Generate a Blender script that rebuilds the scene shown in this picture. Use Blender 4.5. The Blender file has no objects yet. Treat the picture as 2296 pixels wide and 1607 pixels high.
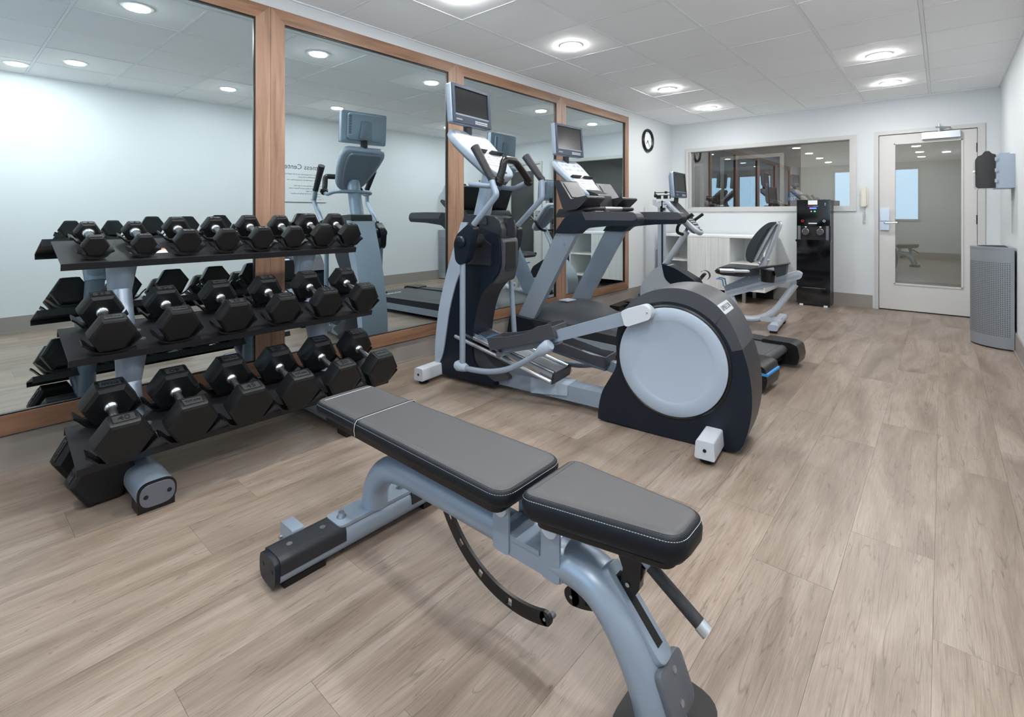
import bpy, bmesh, math, random
from mathutils import Vector, Matrix, Euler
random.seed(7)
PI = math.pi
sc = bpy.context.scene
COL = sc.collection

# ------------------------------------------------------------------ camera, world, exposure
cam_d = bpy.data.cameras.new('camera')
cam = bpy.data.objects.new('camera', cam_d); COL.objects.link(cam)
cam.location = (0, 0, 1.13)
cam.rotation_euler = (PI/2, 0, 0.7109)
cam_d.sensor_fit = 'HORIZONTAL'; cam_d.sensor_width = 36
cam_d.lens = 36*1121.8/2296
cam_d.shift_y = -(803.5-479.7)/2296
cam_d.clip_start = 0.02; cam_d.clip_end = 100
sc.camera = cam
sc.view_settings.view_transform = 'Standard'
sc.view_settings.look = 'None'
sc.view_settings.gamma = 1
sc.view_settings.use_curve_mapping = False
sc.view_settings.exposure = 0.12
LAMP = 320.0          # emission of each downlight lens
DAY = 4.0           # daylight outside the window behind the camera
w = bpy.data.worlds.new('world'); sc.world = w; w.use_nodes = True
wn = w.node_tree.nodes['Background']
wn.inputs[0].default_value = (0.55, 0.77, 1.0, 1); wn.inputs[1].default_value = DAY
sc.cycles.sample_clamp_indirect = 6
sc.cycles.max_bounces = 16
sc.cycles.diffuse_bounces = 12

# ------------------------------------------------------------------ materials
def lin(c):
    return tuple(((x/255)/12.92 if x/255 <= 0.04045 else ((x/255+0.055)/1.055)**2.4) for x in c) + (1,)
MATS = {}
def mat(name, rgb, rough=0.5, metal=0.0, bump=0.0, bscale=200, var=0.0, vscale=6, spec=0.5, coat=0.0, emit=None, estr=0, trans=0, alpha=1):
    m = bpy.data.materials.new(name); m.use_nodes = True
    nt = m.node_tree; b = nt.nodes['Principled BSDF']
    b.inputs['Base Color'].default_value = lin(rgb)
    b.inputs['Roughness'].default_value = rough; b.inputs['Metallic'].default_value = metal
    b.inputs['Specular IOR Level'].default_value = spec
    b.inputs['Coat Weight'].default_value = coat; b.inputs['Coat Roughness'].default_value = 0.08
    b.inputs['Transmission Weight'].default_value = trans
    if emit: b.inputs['Emission Color'].default_value = lin(emit); b.inputs['Emission Strength'].default_value = estr
    tc = nt.nodes.new('ShaderNodeTexCoord')
    if var > 0:
        n = nt.nodes.new('ShaderNodeTexNoise'); n.inputs['Scale'].default_value = vscale; n.inputs['Detail'].default_value = 4
        nt.links.new(tc.outputs['Object'], n.inputs['Vector'])
        r = nt.nodes.new('ShaderNodeMix'); r.data_type = 'RGBA'
        c = lin(rgb)
        r.inputs[6].default_value = tuple(x*(1-var) for x in c[:3])+(1,)
        r.inputs[7].default_value = tuple(min(1, x*(1+var)) for x in c[:3])+(1,)
        nt.links.new(n.outputs['Fac'], r.inputs[0]); nt.links.new(r.outputs[2], b.inputs['Base Color'])
    if bump > 0:
        n2 = nt.nodes.new('ShaderNodeTexNoise'); n2.inputs['Scale'].default_value = bscale; n2.inputs['Detail'].default_value = 2
        nt.links.new(tc.outputs['Object'], n2.inputs['Vector'])
        bp = nt.nodes.new('ShaderNodeBump'); bp.inputs['Strength'].default_value = bump; bp.inputs['Distance'].default_value = 0.002
        nt.links.new(n2.outputs['Fac'], bp.inputs['Height']); nt.links.new(bp.outputs['Normal'], b.inputs['Normal'])
    MATS[name] = m
    return m
def ramp(nt, stops):
    r = nt.nodes.new('ShaderNodeValToRGB'); e = r.color_ramp.elements
    while len(e) < len(stops): e.new(0.5)
    for k, (p, c) in enumerate(stops): e[k].position = p; e[k].color = lin(c)
    return r

silver = mat('silver_paint', (146, 160, 176), 0.36, 0.35, var=0.03)
silver_lt = mat('pale_silver_paint', (182, 190, 199), 0.38, 0.25, var=0.03)
silver_dk = mat('grey_metal_paint', (128, 140, 154), 0.38, 0.35, var=0.03)
plate_gray = mat('charcoal_grey_plastic', (92, 96, 104), 0.42)
cover = mat('pale_grey_plastic', (156, 169, 184), 0.42)
white_pl = mat('off_white_plastic', (190, 196, 204), 0.4)
navy = mat('navy_black_plastic', (13, 22, 34), 0.38, spec=0.35, bump=0.12, bscale=900)
dark = mat('dark_charcoal_plastic', (30, 33, 38), 0.42, bump=0.1, bscale=900)
midgrey = mat('graphite_plastic', (58, 60, 66), 0.45, bump=0.1, bscale=900)
black = mat('black_plastic', (11, 12, 14), 0.35)
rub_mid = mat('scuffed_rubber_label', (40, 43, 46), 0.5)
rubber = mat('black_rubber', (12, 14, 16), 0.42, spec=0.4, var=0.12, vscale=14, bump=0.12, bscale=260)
rub_lit = mat('worn_rubber_label_glare', (84, 88, 92), 0.5)  # top-shelf label panels: worn rubber with glare painted in as lighter grey
shelfm = mat('black_shelf_metal', (30, 31, 36), 0.45, 0.2, bump=0.15, bscale=700)
foam = mat('black_foam_grip', (34, 36, 40), 0.55, bump=0.3, bscale=500)
chrome = mat('chrome', (222, 225, 228), 0.24, 1.0)
chrome_k = mat('knurled_chrome', (188, 194, 200), 0.3, 1.0, bump=0.5, bscale=900)
steel = mat('zinc_steel', (176, 182, 188), 0.28, 0.9)
alum = mat('brushed_aluminium', (190, 196, 202), 0.3, 0.85)
vinyl_top = mat('vinyl_glare_grey', (66, 66, 68), 0.52, bump=0.1, bscale=420, var=0.03)  # charcoal pad vinyl, lightened to paint in the ceiling glare on top
vinyl_side = mat('vinyl_shade_black', (12, 18, 26), 0.5, spec=0.28, bump=0.12, bscale=420)  # same pad vinyl, darkened to paint in the shade on its sides
thread = mat('white_thread', (190, 196, 200), 0.6)
screen = mat('dark_screen', (14, 16, 19), 0.22)
bezel = mat('slate_blue_bezel', (34, 48, 68), 0.4)
red = mat('red_plastic', (200, 40, 34), 0.4)
orange = mat('orange_plastic', (226, 120, 30), 0.4)
blue = mat('sky_blue_rubber', (52, 140, 205), 0.5)
beltm = mat('running_belt', (58, 60, 64), 0.6, bump=0.5, bscale=700)
wallm = mat('wall_paint', (202, 207, 210), 0.6, bump=0.06, bscale=350)
ceilm = mat('ceiling_tile_board', (247, 249, 250), 0.85, bump=0.35, bscale=160, var=0.012, vscale=3)
gridm = mat('ceiling_grid_metal', (238, 240, 242), 0.5)
basem = mat('taupe_vinyl_base', (140, 134, 129), 0.45, var=0.05, vscale=3)
doorm = mat('warm_grey_door_paint', (196, 196, 194), 0.42)
framem = mat('light_grey_frame_paint', (186, 187, 186), 0.42)
cabm = mat('white_laminate', (226, 228, 228), 0.4)
darkvoid = mat('dark_recess', (10, 10, 12), 0.7)
paper = mat('white_label', (225, 228, 232), 0.6)
ink = mat('dark_grey_ink', (58, 62, 68), 0.6)
phone_m = mat('beige_plastic', (204, 201, 190), 0.4)
gloss_black = mat('gloss_black', (6, 6, 8), 0.08, coat=0.5)
bin_m = mat('grey_powder_coat', (138, 144, 150), 0.42, 0.3)
amb = mat('lcd_blue', (70, 90, 255), 0.4, emit=(90, 110, 255), estr=1.6)
ledg = mat('led_green', (60, 220, 120), 0.4, emit=(60, 220, 120), estr=1.0)
trimw = mat('white_lamp_trim', (232, 234, 236), 0.4)
corr_wall = mat('corridor_wall_taupe', (112, 98, 94), 0.6)
corr_wall2 = mat('corridor_wall_pale', (176, 176, 170), 0.6)
corr_frame = mat('corridor_frame', (176, 172, 168), 0.5)
sign_blue = mat('blue_sign', (22, 92, 152), 0.4)
glazing_out = mat('blind_white', (230, 235, 240), 0.8)

def wood_dark(name, a, bcol, scl=(3, 3, 60)):
    m = mat(name, a, 0.45); nt = m.node_tree; b = nt.nodes['Principled BSDF']
    tc = nt.nodes.new('ShaderNodeTexCoord'); mp = nt.nodes.new('ShaderNodeMapping'); mp.inputs['Scale'].default_value = scl
    n = nt.nodes.new('ShaderNodeTexNoise'); n.inputs['Scale'].default_value = 1.0; n.inputs['Detail'].default_value = 5; n.inputs['Distortion'].default_value = 0.6
    oi = nt.nodes.new('ShaderNodeObjectInfo'); ad = nt.nodes.new('ShaderNodeVectorMath'); ad.operation = 'ADD'
    sc_ = nt.nodes.new('ShaderNodeVectorMath'); sc_.operation = 'SCALE'; sc_.inputs['Scale'].default_value = 31.0
    nt.links.new(oi.outputs['Random'], sc_.inputs[0])
    nt.links.new(tc.outputs['Object'], ad.inputs[0]); nt.links.new(sc_.outputs[0], ad.inputs[1])
    nt.links.new(ad.outputs[0], mp.inputs['Vector']); nt.links.new(mp.outputs[0], n.inputs['Vector'])
    r = ramp(nt, [(0.3, a), (0.7, bcol)])
    nt.links.new(n.outputs['Fac'], r.inputs[0]); nt.links.new(r.outputs[0], b.inputs['Base Color'])
    return m
# mirror frame woods: one for members running along Y, one for upright members
wood_h = wood_dark('alder_wood_rail', (112, 82, 62), (146, 110, 86), (40, 2.2, 26))
wood_v = wood_dark('alder_wood_stile', (126, 96, 77), (160, 128, 106), (40, 26, 2.2))
wood_c = wood_dark('dark_corridor_wood', (58, 38, 36), (84, 58, 54), (26, 30, 1.5))
cabwood = wood_dark('white_woodgrain_laminate', (206, 208, 207), (226, 228, 227), (60, 3, 2))

def floor_wood():
    m = mat('oak_vinyl_plank', (165, 148, 134), 0.36); nt = m.node_tree; b = nt.nodes['Principled BSDF']
    L = nt.links.new
    tc = nt.nodes.new('ShaderNodeTexCoord'); oi = nt.nodes.new('ShaderNodeObjectInfo')
    s = nt.nodes.new('ShaderNodeVectorMath'); s.operation = 'SCALE'; s.inputs['Scale'].default_value = 57.0
    L(oi.outputs['Random'], s.inputs[0])
    ad = nt.nodes.new('ShaderNodeVectorMath'); ad.operation = 'ADD'; L(tc.outputs['Object'], ad.inputs[0]); L(s.outputs[0], ad.inputs[1])
    def noise(scl, det, dist, rough=0.55):
        mp = nt.nodes.new('ShaderNodeMapping'); mp.inputs['Scale'].default_value = scl
        L(ad.outputs[0], mp.inputs['Vector'])
        n = nt.nodes.new('ShaderNodeTexNoise'); n.inputs['Scale'].default_value = 1.0; n.inputs['Detail'].default_value = det
        n.inputs['Distortion'].default_value = dist; n.inputs['Roughness'].default_value = rough
        L(mp.outputs[0], n.inputs['Vector']); return n
    broad = noise((7, 1.1, 1), 4, 1.0)
    grain = noise((60, 3.2, 1), 6, 1.6, 0.65)
    fine = noise((320, 9, 1), 3, 0.3)
    r1 = ramp(nt, [(0.30, (140, 123, 109)), (0.46, (160, 143, 129)), (0.60, (176, 160, 147)), (0.75, (183, 170, 159))])
    L(broad.outputs['Fac'], r1.inputs[0])
    r2 = ramp(nt, [(0.30, (118, 104, 94)), (0.44, (196, 188, 180)), (0.62, (226, 222, 216))])
    L(grain.outputs['Fac'], r2.inputs[0])
    mx = nt.nodes.new('ShaderNodeMix'); mx.data_type = 'RGBA'; mx.blend_type = 'MULTIPLY'; mx.inputs[0].default_value = 0.42
    L(r1.outputs[0], mx.inputs[6]); L(r2.outputs[0], mx.inputs[7])
    r3 = ramp(nt, [(0.3, (196, 190, 186)), (0.6, (255, 255, 255))]); L(fine.outputs['Fac'], r3.inputs[0])
    m2 = nt.nodes.new('ShaderNodeMix'); m2.data_type = 'RGBA'; m2.blend_type = 'MULTIPLY'; m2.inputs[0].default_value = 0.42
    L(mx.outputs[2], m2.inputs[6]); L(r3.outputs[0], m2.inputs[7])
    # a few dark cracks
    ck = noise((16, 0.9, 1), 2, 2.5, 0.4)
    cr = nt.nodes.new('ShaderNodeMath'); cr.operation = 'SUBTRACT'; cr.inputs[1].default_value = 0.5; L(ck.outputs['Fac'], cr.inputs[0])
    ca = nt.nodes.new('ShaderNodeMath'); ca.operation = 'ABSOLUTE'; L(cr.outputs[0], ca.inputs[0])
    r4 = ramp(nt, [(0.0, (150, 138, 128)), (0.012, (255, 255, 255))]); L(ca.outputs[0], r4.inputs[0])
    m3 = nt.nodes.new('ShaderNodeMix'); m3.data_type = 'RGBA'; m3.blend_type = 'MULTIPLY'; m3.inputs[0].default_value = 0.5
    L(m2.outputs[2], m3.inputs[6]); L(r4.outputs[0], m3.inputs[7])
    # per-plank tone
    hs = nt.nodes.new('ShaderNodeHueSaturation'); mr = nt.nodes.new('ShaderNodeMapRange')
    mr.inputs['To Min'].default_value = 0.73; mr.inputs['To Max'].default_value = 0.85
    L(oi.outputs['Random'], mr.inputs['Value']); L(mr.outputs[0], hs.inputs['Value']); hs.inputs['Saturation'].default_value = 0.95
    L(m3.outputs[2], hs.inputs['Color']); L(hs.outputs[0], b.inputs['Base Color'])
    bp = nt.nodes.new('ShaderNodeBump'); bp.inputs['Strength'].default_value = 0.25; bp.inputs['Distance'].default_value = 0.002
    L(fine.outputs['Fac'], bp.inputs['Height']); L(bp.outputs['Normal'], b.inputs['Normal'])
    rr = nt.nodes.new('ShaderNodeMapRange'); rr.inputs['To Min'].default_value = 0.26; rr.inputs['To Max'].default_value = 0.44
    L(grain.outputs['Fac'], rr.inputs['Value']); L(rr.outputs[0], b.inputs['Roughness'])
    return m
plankm = floor_wood()

def mirror_mat():
    m = bpy.data.materials.new('mirror_glass'); m.use_nodes = True; b = m.node_tree.nodes['Principled BSDF']
    b.inputs['Base Color'].default_value = (0.67, 0.76, 0.78, 1); b.inputs['Metallic'].default_value = 1; b.inputs['Roughness'].default_value = 0.0
    return m
mirrorm = mirror_mat()
def glass_mat(name, tint, refl):
    m = bpy.data.materials.new(name); m.use_nodes = True; nt = m.node_tree
    for n in list(nt.nodes):
        if n.type != 'OUTPUT_MATERIAL': nt.nodes.remove(n)
    out = [n for n in nt.nodes if n.type == 'OUTPUT_MATERIAL'][0]
    t = nt.nodes.new('ShaderNodeBsdfTransparent'); t.inputs[0].default_value = tint
    g = nt.nodes.new('ShaderNodeBsdfGlossy'); g.inputs['Roughness'].default_value = 0.0; g.inputs[0].default_value = (1, 1, 1, 1)
    f = nt.nodes.new('ShaderNodeFresnel'); f.inputs[0].default_value = refl
    mx = nt.nodes.new('ShaderNodeMixShader'); nt.links.new(f.outputs[0], mx.inputs[0])
    nt.links.new(t.outputs[0], mx.inputs[1]); nt.links.new(g.outputs[0], mx.inputs[2]); nt.links.new(mx.outputs[0], out.inputs[0])
    return m
glassm = glass_mat('window_glass', (0.86, 0.88, 0.86, 1), 2.1)
dayglass = glass_mat('outer_window_glass', (0.95, 0.97, 0.98, 1), 1.45)
def lamp_mat():
    m = bpy.data.materials.new('lit_lens'); m.use_nodes = True; nt = m.node_tree; b = nt.nodes['Principled BSDF']
    b.inputs['Emission Color'].default_value = (1.0, 0.985, 0.965, 1); b.inputs['Emission Strength'].default_value = LAMP
    return m
lensm = lamp_mat()

# ------------------------------------------------------------------ mesh helpers
class G:
    def __init__(s): s.bm = bmesh.new()
    def _new(s, f):
        before = set(s.bm.verts); be = set(s.bm.edges)
        f()
        return [v for v in s.bm.verts if v not in before], [e for e in s.bm.edges if e not in be]
    def _bev(s, verts, off, seg):
        if off <= 0: return
        vs = set(verts)
        es = [e for e in s.bm.edges if e.verts[0] in vs and e.verts[1] in vs and len(e.link_faces) == 2
              and e.calc_face_angle(0) > 0.45]
        if es: bmesh.ops.bevel(s.bm, geom=es, offset=off, segments=seg, affect='EDGES', profile=0.5, clamp_overlap=True)
    def poly(s, rings, cap=True, closed=True):
        """loft a list of rings (same count)"""
        bm = s.bm; R = [[bm.verts.new(p) for p in r] for r in rings]; n = len(R[0])
        for a, b in zip(R[:-1], R[1:]):
            for k in range(n if closed else n-1):
                k2 = (k+1) % n
                try: bm.faces.new((a[k], a[k2], b[k2], b[k]))
                except ValueError: pass
        if cap:
            bm.faces.new(list(reversed(R[0]))); bm.faces.new(R[-1])
        return [v for r in R for v in r]
    def box(s, x0, x1, y0, y1, z0, z1, bev=0.0, seg=2, M=None):
        def f():
            r = [[(x0, y0, z), (x1, y0, z), (x1, y1, z), (x0, y1, z)] for z in (z0, z1)]
            s.poly(r)
        v, e = s._new(f)
        if M is not None: bmesh.ops.transform(s.bm, matrix=M, verts=v)
        s._bev(v, bev, seg); return s
    def prism(s, pts, a, b, axis='y', bev=0.0, seg=2, M=None):
        """2-D polygon extruded from a to b. axis y: pts=(x,z); axis x: pts=(y,z); axis z: pts=(x,y)"""
        def P(p, t):
            return {'y': (p[0], t, p[1]), 'x': (t, p[0], p[1]), 'z': (p[0], p[1], t)}[axis]
        v, e = s._new(lambda: s.poly([[P(p, a) for p in pts], [P(p, b) for p in pts]]))
        if M is not None: bmesh.ops.transform(s.bm, matrix=M, verts=v)
        s._bev(v, bev, seg); return s
    def cyl(s, p0, p1, r0, r1=None, n=20, bev=0.0, seg=2, ry=None):
        r1 = r0 if r1 is None else r1
        return s.tube([p0, p1], [r0, r1], n=n, bev=bev, seg=seg, k=ry)
    def tube(s, pts, r, n=14, k=None, up=None, bev=0.0, seg=2, cap=True):
        """r radius or list; k: ratio of second axis (perpendicular to up-plane)"""
        P = [Vector(p) for p in pts]; m = len(P)
        rs = r if isinstance(r, (list, tuple)) else [r]*m
        T = []
        for i in range(m):
            if i == 0: t = P[1]-P[0]
            elif i == m-1: t = P[-1]-P[-2]
            else: t = (P[i+1]-P[i]).normalized()+(P[i]-P[i-1]).normalized()
            T.append(t.normalized())
        u = Vector(up) if up else Vector((0, 1, 0))
        if abs(u.dot(T[0])) > 0.95: u = Vector((1, 0, 0)) if abs(T[0].x) < 0.9 else Vector((0, 0, 1))
        rings = []
        for i in range(m):
            a = (u - T[i]*u.dot(T[i])).normalized(); b = T[i].cross(a)
            if not up: u = a
            kk = k or 1.0
            rings.append([P[i]+a*(math.cos(2*PI*q/n)*rs[i]*kk)+b*(math.sin(2*PI*q/n)*rs[i]) for q in range(n)])
        v, e = s._new(lambda: s.poly(rings, cap))
        s._bev(v, bev, seg); return s
    def lathe(s, prof, c=(0, 0, 0), axis='z', n=28):
        rings = []
        for (r, h) in prof:
            ring = []
            for q in range(n):
                a = 2*PI*q/n; x, y = math.cos(a)*max(r, 1e-5), math.sin(a)*max(r, 1e-5)
                p = {'z': (x, y, h), 'y': (x, h, -y), 'x': (h, x, y)}[axis]
                ring.append((p[0]+c[0], p[1]+c[1], p[2]+c[2]))
            rings.append(ring)
        if prof[0][0] > 1e-4 and prof[-1][0] > 1e-4: s.poly(rings+[rings[0]] if False else rings, cap=False); s._close(rings, n)
        else: s.poly(rings)
        return s
    def _close(s, rings, n):
        a = [s.bm.verts.new(p) for p in rings[-1]]; b = [s.bm.verts.new(p) for p in rings[0]]
        for k in range(n): s.bm.faces.new((a[k], a[(k+1) % n], b[(k+1) % n], b[k]))
        bmesh.ops.remove_doubles(s.bm, verts=s.bm.verts, dist=1e-6)
    def ball(s, c, r, sx=1, sy=1, sz=1, n=14):
        M = Matrix.Translation(c) @ Matrix.Diagonal((r*sx, r*sy, r*sz, 1))
        bmesh.ops.create_uvsphere(s.bm, u_segments=n, v_segments=n//2+1, radius=1, matrix=M); return s
    def build(s, name, m, parent=None, smooth=35, loc=None):
        bm = s.bm
        bmesh.ops.recalc_face_normals(bm, faces=bm.faces)
        th = math.radians(smooth)
        for f in bm.faces: f.smooth = True
        for e in bm.edges:
            e.smooth = len(e.link_faces) == 2 and e.calc_face_angle(0) < th
        me = bpy.data.meshes.new(name); bm.to_mesh(me); bm.free()
        me.materials.append(m)
        o = bpy.data.objects.new(name, me); COL.objects.link(o)
        if parent is not None: o.parent = parent
        if loc: o.location = loc
        return o
def fillet(pts, r, n=5):
    out = [Vector(pts[0])]
    for i in range(1, len(pts)-1):
        A, B, C = Vector(pts[i-1]), Vector(pts[i]), Vector(pts[i+1])
        d = min(r, (A-B).length*0.48, (C-B).length*0.48)
        p, q = B+(A-B).normalized()*d, B+(C-B).normalized()*d
        for k in range(n+1):
            t = k/n; out.append(p*(1-t)**2+B*2*t*(1-t)+q*t*t)
    out.append(Vector(pts[-1])); return out
def rpoly(pts, r, n=4):
    """round every corner of a closed 2-D polygon; r number or list"""
    out = []; N = len(pts)
    for i in range(N):
        A, B, C = Vector(pts[i-1]), Vector(pts[i]), Vector(pts[(i+1) % N])
        ri = r[i] if isinstance(r, (list, tuple)) else r
        d = min(ri, (A-B).length*0.48, (C-B).length*0.48)
        if d <= 1e-5: out.append(tuple(B)); continue
        p, q = B+(A-B).normalized()*d, B+(C-B).normalized()*d
        for k in range(n+1):
            t = k/n; v = p*(1-t)**2+B*2*t*(1-t)+q*t*t; out.append(tuple(v))
    return out
def smooth_line(pts, n=6):
    """Catmull-Rom through points"""
    P = [Vector(p) for p in pts]; P = [P[0]*2-P[1]]+P+[P[-1]*2-P[-2]]; out = []
    for i in range(1, len(P)-2):
        for k in range(n):
            t = k/n; a, b, c, d = P[i-1], P[i], P[i+1], P[i+2]
            out.append(0.5*((2*b)+(c-a)*t+(2*a-5*b+4*c-d)*t*t+(3*b-a-3*c+d)*t**3))
    out.append(P[-2]); return out
def circ(cx, cy, r, n=40, a0=0, a1=360, k=1.0):
    return [(cx+r*math.cos(math.radians(a0+(a1-a0)*i/(n if a1-a0 == 360 else n-1))), cy+k*r*math.sin(math.radians(a0+(a1-a0)*i/(n if a1-a0 == 360 else n-1)))) for i in range(n)]
def basis(o, x, y):
    x = Vector(x).normalized(); y = Vector(y); y = (y-x*y.dot(x)).normalized(); z = x.cross(y)
    M = Matrix.Identity(4)
    for i in range(3): M[i][0], M[i][1], M[i][2], M[i][3] = x[i], y[i], z[i], o[i]
    return M
def thing(name, label, cat, loc=(0, 0, 0), rz=0.0, group=None):
    o = bpy.data.objects.new(name, None); COL.objects.link(o); o.empty_display_size = 0.1
    o.location = loc; o.rotation_euler = (0, 0, rz)
    return tag(o, label, cat, group)
def tag(o, label, cat, group=None):
    o['label'] = label; o['category'] = cat
    if group: o['group'] = group
    return o
def struct(o): o['kind'] = 'structure'; return o
def text(name, body, size, M, m, parent, ext=0.0006, align='CENTER', spacing=1.0):
    cu = bpy.data.curves.new(name, 'FONT'); cu.body = body; cu.size = size; cu.extrude = ext
    cu.align_x = align; cu.align_y = 'CENTER'; cu.resolution_u = 2; cu.space_line = spacing
    t = bpy.data.objects.new('tmp', cu); COL.objects.link(t)
    me = bpy.data.meshes.new_from_object(t.evaluated_get(bpy.context.evaluated_depsgraph_get()))
    bpy.data.objects.remove(t); bpy.data.curves.remove(cu)
    me.transform(M); me.materials.clear(); me.materials.append(m); me.name = name
    o = bpy.data.objects.new(name, me); COL.objects.link(o)
    if parent is not None: o.parent = parent
    return o

XW, XR, YB, YN, H = -3.125, 0.461, 7.38, -1.64, 2.481     # mirror wall, right wall, back wall, near wall, ceiling

# ------------------------------------------------------------------ room shell
def wall_with_holes(name, axis, face, back, u0, u1, z0, z1, holes, m):
    """axis 'y': wall plane at y=face..back, u is x; axis 'x': wall at x, u is y"""
    g = G(); us = sorted({u0, u1} | {h[0] for h in holes} | {h[1] for h in holes})
    for a, b in zip(us[:-1], us[1:]):
        c = (a+b)/2; cuts = sorted([(h[2], h[3]) for h in holes if h[0] < c < h[1]]); z = z0
        for (p, q) in cuts+[(z1, z1)]:
            if p > z+1e-6:
                if axis == 'y': g.box(a, b, min(face, back), max(face, back), z, p)
                else: g.box(min(face, back), max(face, back), a, b, z, p)
            z = max(z, q)
    return struct(g.build(name, m))
WINH = (-2.86, -0.85, 1.20, 2.065)
DOORH = (-0.60, 0.30, 0.0, 2.08)
wall_with_holes('wall_left', 'x', XW, XW-0.12, YN-0.1, YB+0.1, 0, H+0.02, [], wallm)
wall_with_holes('wall_right', 'x', XR, XR+0.12, YN-0.1, YB+0.1, 0, H+0.02, [], wallm)
wall_with_holes('wall_back', 'y', YB, YB+0.14, XW, XR, 0, H+0.02, [WINH, DOORH], wallm)
NW = (-2.30, -0.48, 1.0, 2.29)
wall_with_holes('wall_near', 'y', YN, YN-0.14, XW, XR, 0, H+0.02, [NW], wallm)
struct(G().box(XW-0.12, XR+0.12, YN-0.14, YB+0.14, H+0.02, H+0.10).build('ceiling_slab', wallm))
# ceiling: grid bars and single tiles
ceil = struct(G().box(XW, XR, YN, YB, H+0.012, H+0.02).build('ceiling', gridm))
XL = [XW]+[-2.549+0.61*i for i in range(5)]+[XR]
YL = sorted([YN]+[2.4235+0.61*j for j in range(-6, 9)]+[YB])
g = G()
for x in XL[1:-1]: g.box(x-0.011, x+0.011, YN, YB, H-0.0005, H+0.012)
g.build('grid_runner', gridm, ceil)
g = G()
for y in YL[1:-1]: g.box(XW, XR, y-0.009, y+0.009, H-0.0002, H+0.011)
g.build('grid_cross_bar', gridm, ceil)
g = G(); g.box(XW, XW+0.015, YN, YB, H-0.004, H+0.01); g.box(XR-0.015, XR, YN, YB, H-0.004, H+0.01)
g.box(XW, XR, YB-0.015, YB, H-0.004, H+0.01); g.box(XW, XR, YN, YN+0.015, H-0.004, H+0.01); g.build('wall_angle', gridm, ceil)
tiles = {}
for a, b in zip(XL[:-1], XL[1:]):
    for c, d in zip(YL[:-1], YL[1:]):
        wd, dp = round(b-a-0.026, 3), round(d-c-0.022, 3)
        if wd < 0.03 or dp < 0.03: continue
        dz = random.choice([0, 0, 0, 0.001, 0.002])
        if (wd, dp) not in tiles:
            o = G().box(-wd/2, wd/2, -dp/2, dp/2, 0.0, 0.008, 0.002, 1).build('ceiling_tile', ceilm, ceil); tiles[(wd, dp)] = o.data
        else:
            o = bpy.data.objects.new('ceiling_tile', tiles[(wd, dp)]); COL.objects.link(o); o.parent = ceil
        o.location = ((a+b)/2, (c+d)/2, H+0.001+dz)
# floor planks
floor = struct(G().box(XW-0.1, XR+0.1, YN-0.1, YB+0.1, -0.06, -0.004).build('floor', basem))
PWID, PLEN = 0.2275, 1.22
pcache = {}
k = -14
xs = []
x = -0.0205-PWID*14
while x < XR: xs.append(x); x += PWID
pins = {-0.248: 2.14, -0.0205: 2.96, -2.0955: 0.61, -1.1585: 0.60}
for x in xs:
    a, b = max(x, XW), min(x+PWID, XR)
    if b-a < 0.02: continue
    y0 = None
    for kx, vy in pins.items():
        if abs(kx-x) < 0.05: y0 = vy
    if y0 is None: y0 = random.uniform(0, PLEN)
    y = y0-PLEN*math.ceil((y0-YN)/PLEN)
    while y < YB:
        c, d = max(y, YN), min(y+PLEN, YB); y += PLEN
        if d-c < 0.02: continue
        key = (round(b-a, 3), round(d-c, 3))
        if key not in pcache:
            o = G().box(-(b-a)/2+0.0003, (b-a)/2-0.0003, -(d-c)/2+0.0003, (d-c)/2-0.0003, -0.004, 0, 0.0006, 1).build('plank', plankm, floor); pcache[key] = o.data
        else:
            o = bpy.data.objects.new('plank', pcache[key]); COL.objects.link(o); o.parent = floor
        o.location = ((a+b)/2, (c+d)/2, 0)
# baseboards
def baseb(name, x0, x1, y0, y1, dirx, diry):
    g = G(); t = 0.012
    if dirx:
        xx = (x0, x0+dirx*t) if dirx > 0 else (x0-t, x0)
        g.box(xx[0], xx[1], y0, y1, 0, 0.155, 0.003, 1)
        xx = (x0, x0+0.022) if dirx > 0 else (x0-0.022, x0)
        g.box(xx[0], xx[1], y0, y1, 0, 0.012, 0.004, 1)
    else:
        yy = (y0-t, y0) if diry < 0 else (y0, y0+t)
        g.box(x0, x1, yy[0], yy[1], 0, 0.155, 0.003, 1)
        yy = (y0-0.022, y0) if diry < 0 else (y0, y0+0.022)
        g.box(x0, x1, yy[0], yy[1], 0, 0.012, 0.004, 1)
    return struct(g.build(name, basem))
baseb('baseboard_left', XW, XW, YN, YB, 1, 0)
baseb('baseboard_right', XR, XR, YN, YB, -1, 0)
baseb('baseboard_back', XW, DOORH[0]-0.04, YB, YB, 0, -1)
baseb('baseboard_near', XW, XR, YN, YN, 0, 1)

# ------------------------------------------------------------------ observation window in the back wall
win = struct(G().box(WINH[0]-0.001, WINH[0]+0.02, YB-0.01, YB+0.14, WINH[2], WINH[3]).box(WINH[1]-0.02, WINH[1]+0.001, YB-0.01, YB+0.14, WINH[2], WINH[3])
    .box(WINH[0]+0.02, WINH[1]-0.02, YB-0.01, YB+0.14, WINH[3]-0.02, WINH[3]).box(WINH[0]+0.02, WINH[1]-0.02, YB-0.01, YB+0.14, WINH[2], WINH[2]+0.02).build('window_1', framem))
g = G(); f0, f1, f2, f3 = -2.92, -0.80, 1.165, 2.10
yf = YB-0.018
g.box(f0, f0+0.052, yf, YB, f2, f3, 0.004, 1); g.box(f1-0.052, f1, yf, YB, f2, f3, 0.004, 1)
g.box(f0+0.052, f1-0.052, yf, YB, f3-0.05, f3, 0.004, 1); g.box(f0+0.052, f1-0.052, yf, YB, f2, f2+0.05, 0.004, 1); g.build('window_casing', framem, win)
g = G(); g.box(WINH[0]+0.02, WINH[1]-0.02, YB+0.045, YB+0.053, WINH[2]+0.02, WINH[3]-0.02); g.build('glass_pane', glassm, win)
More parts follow.
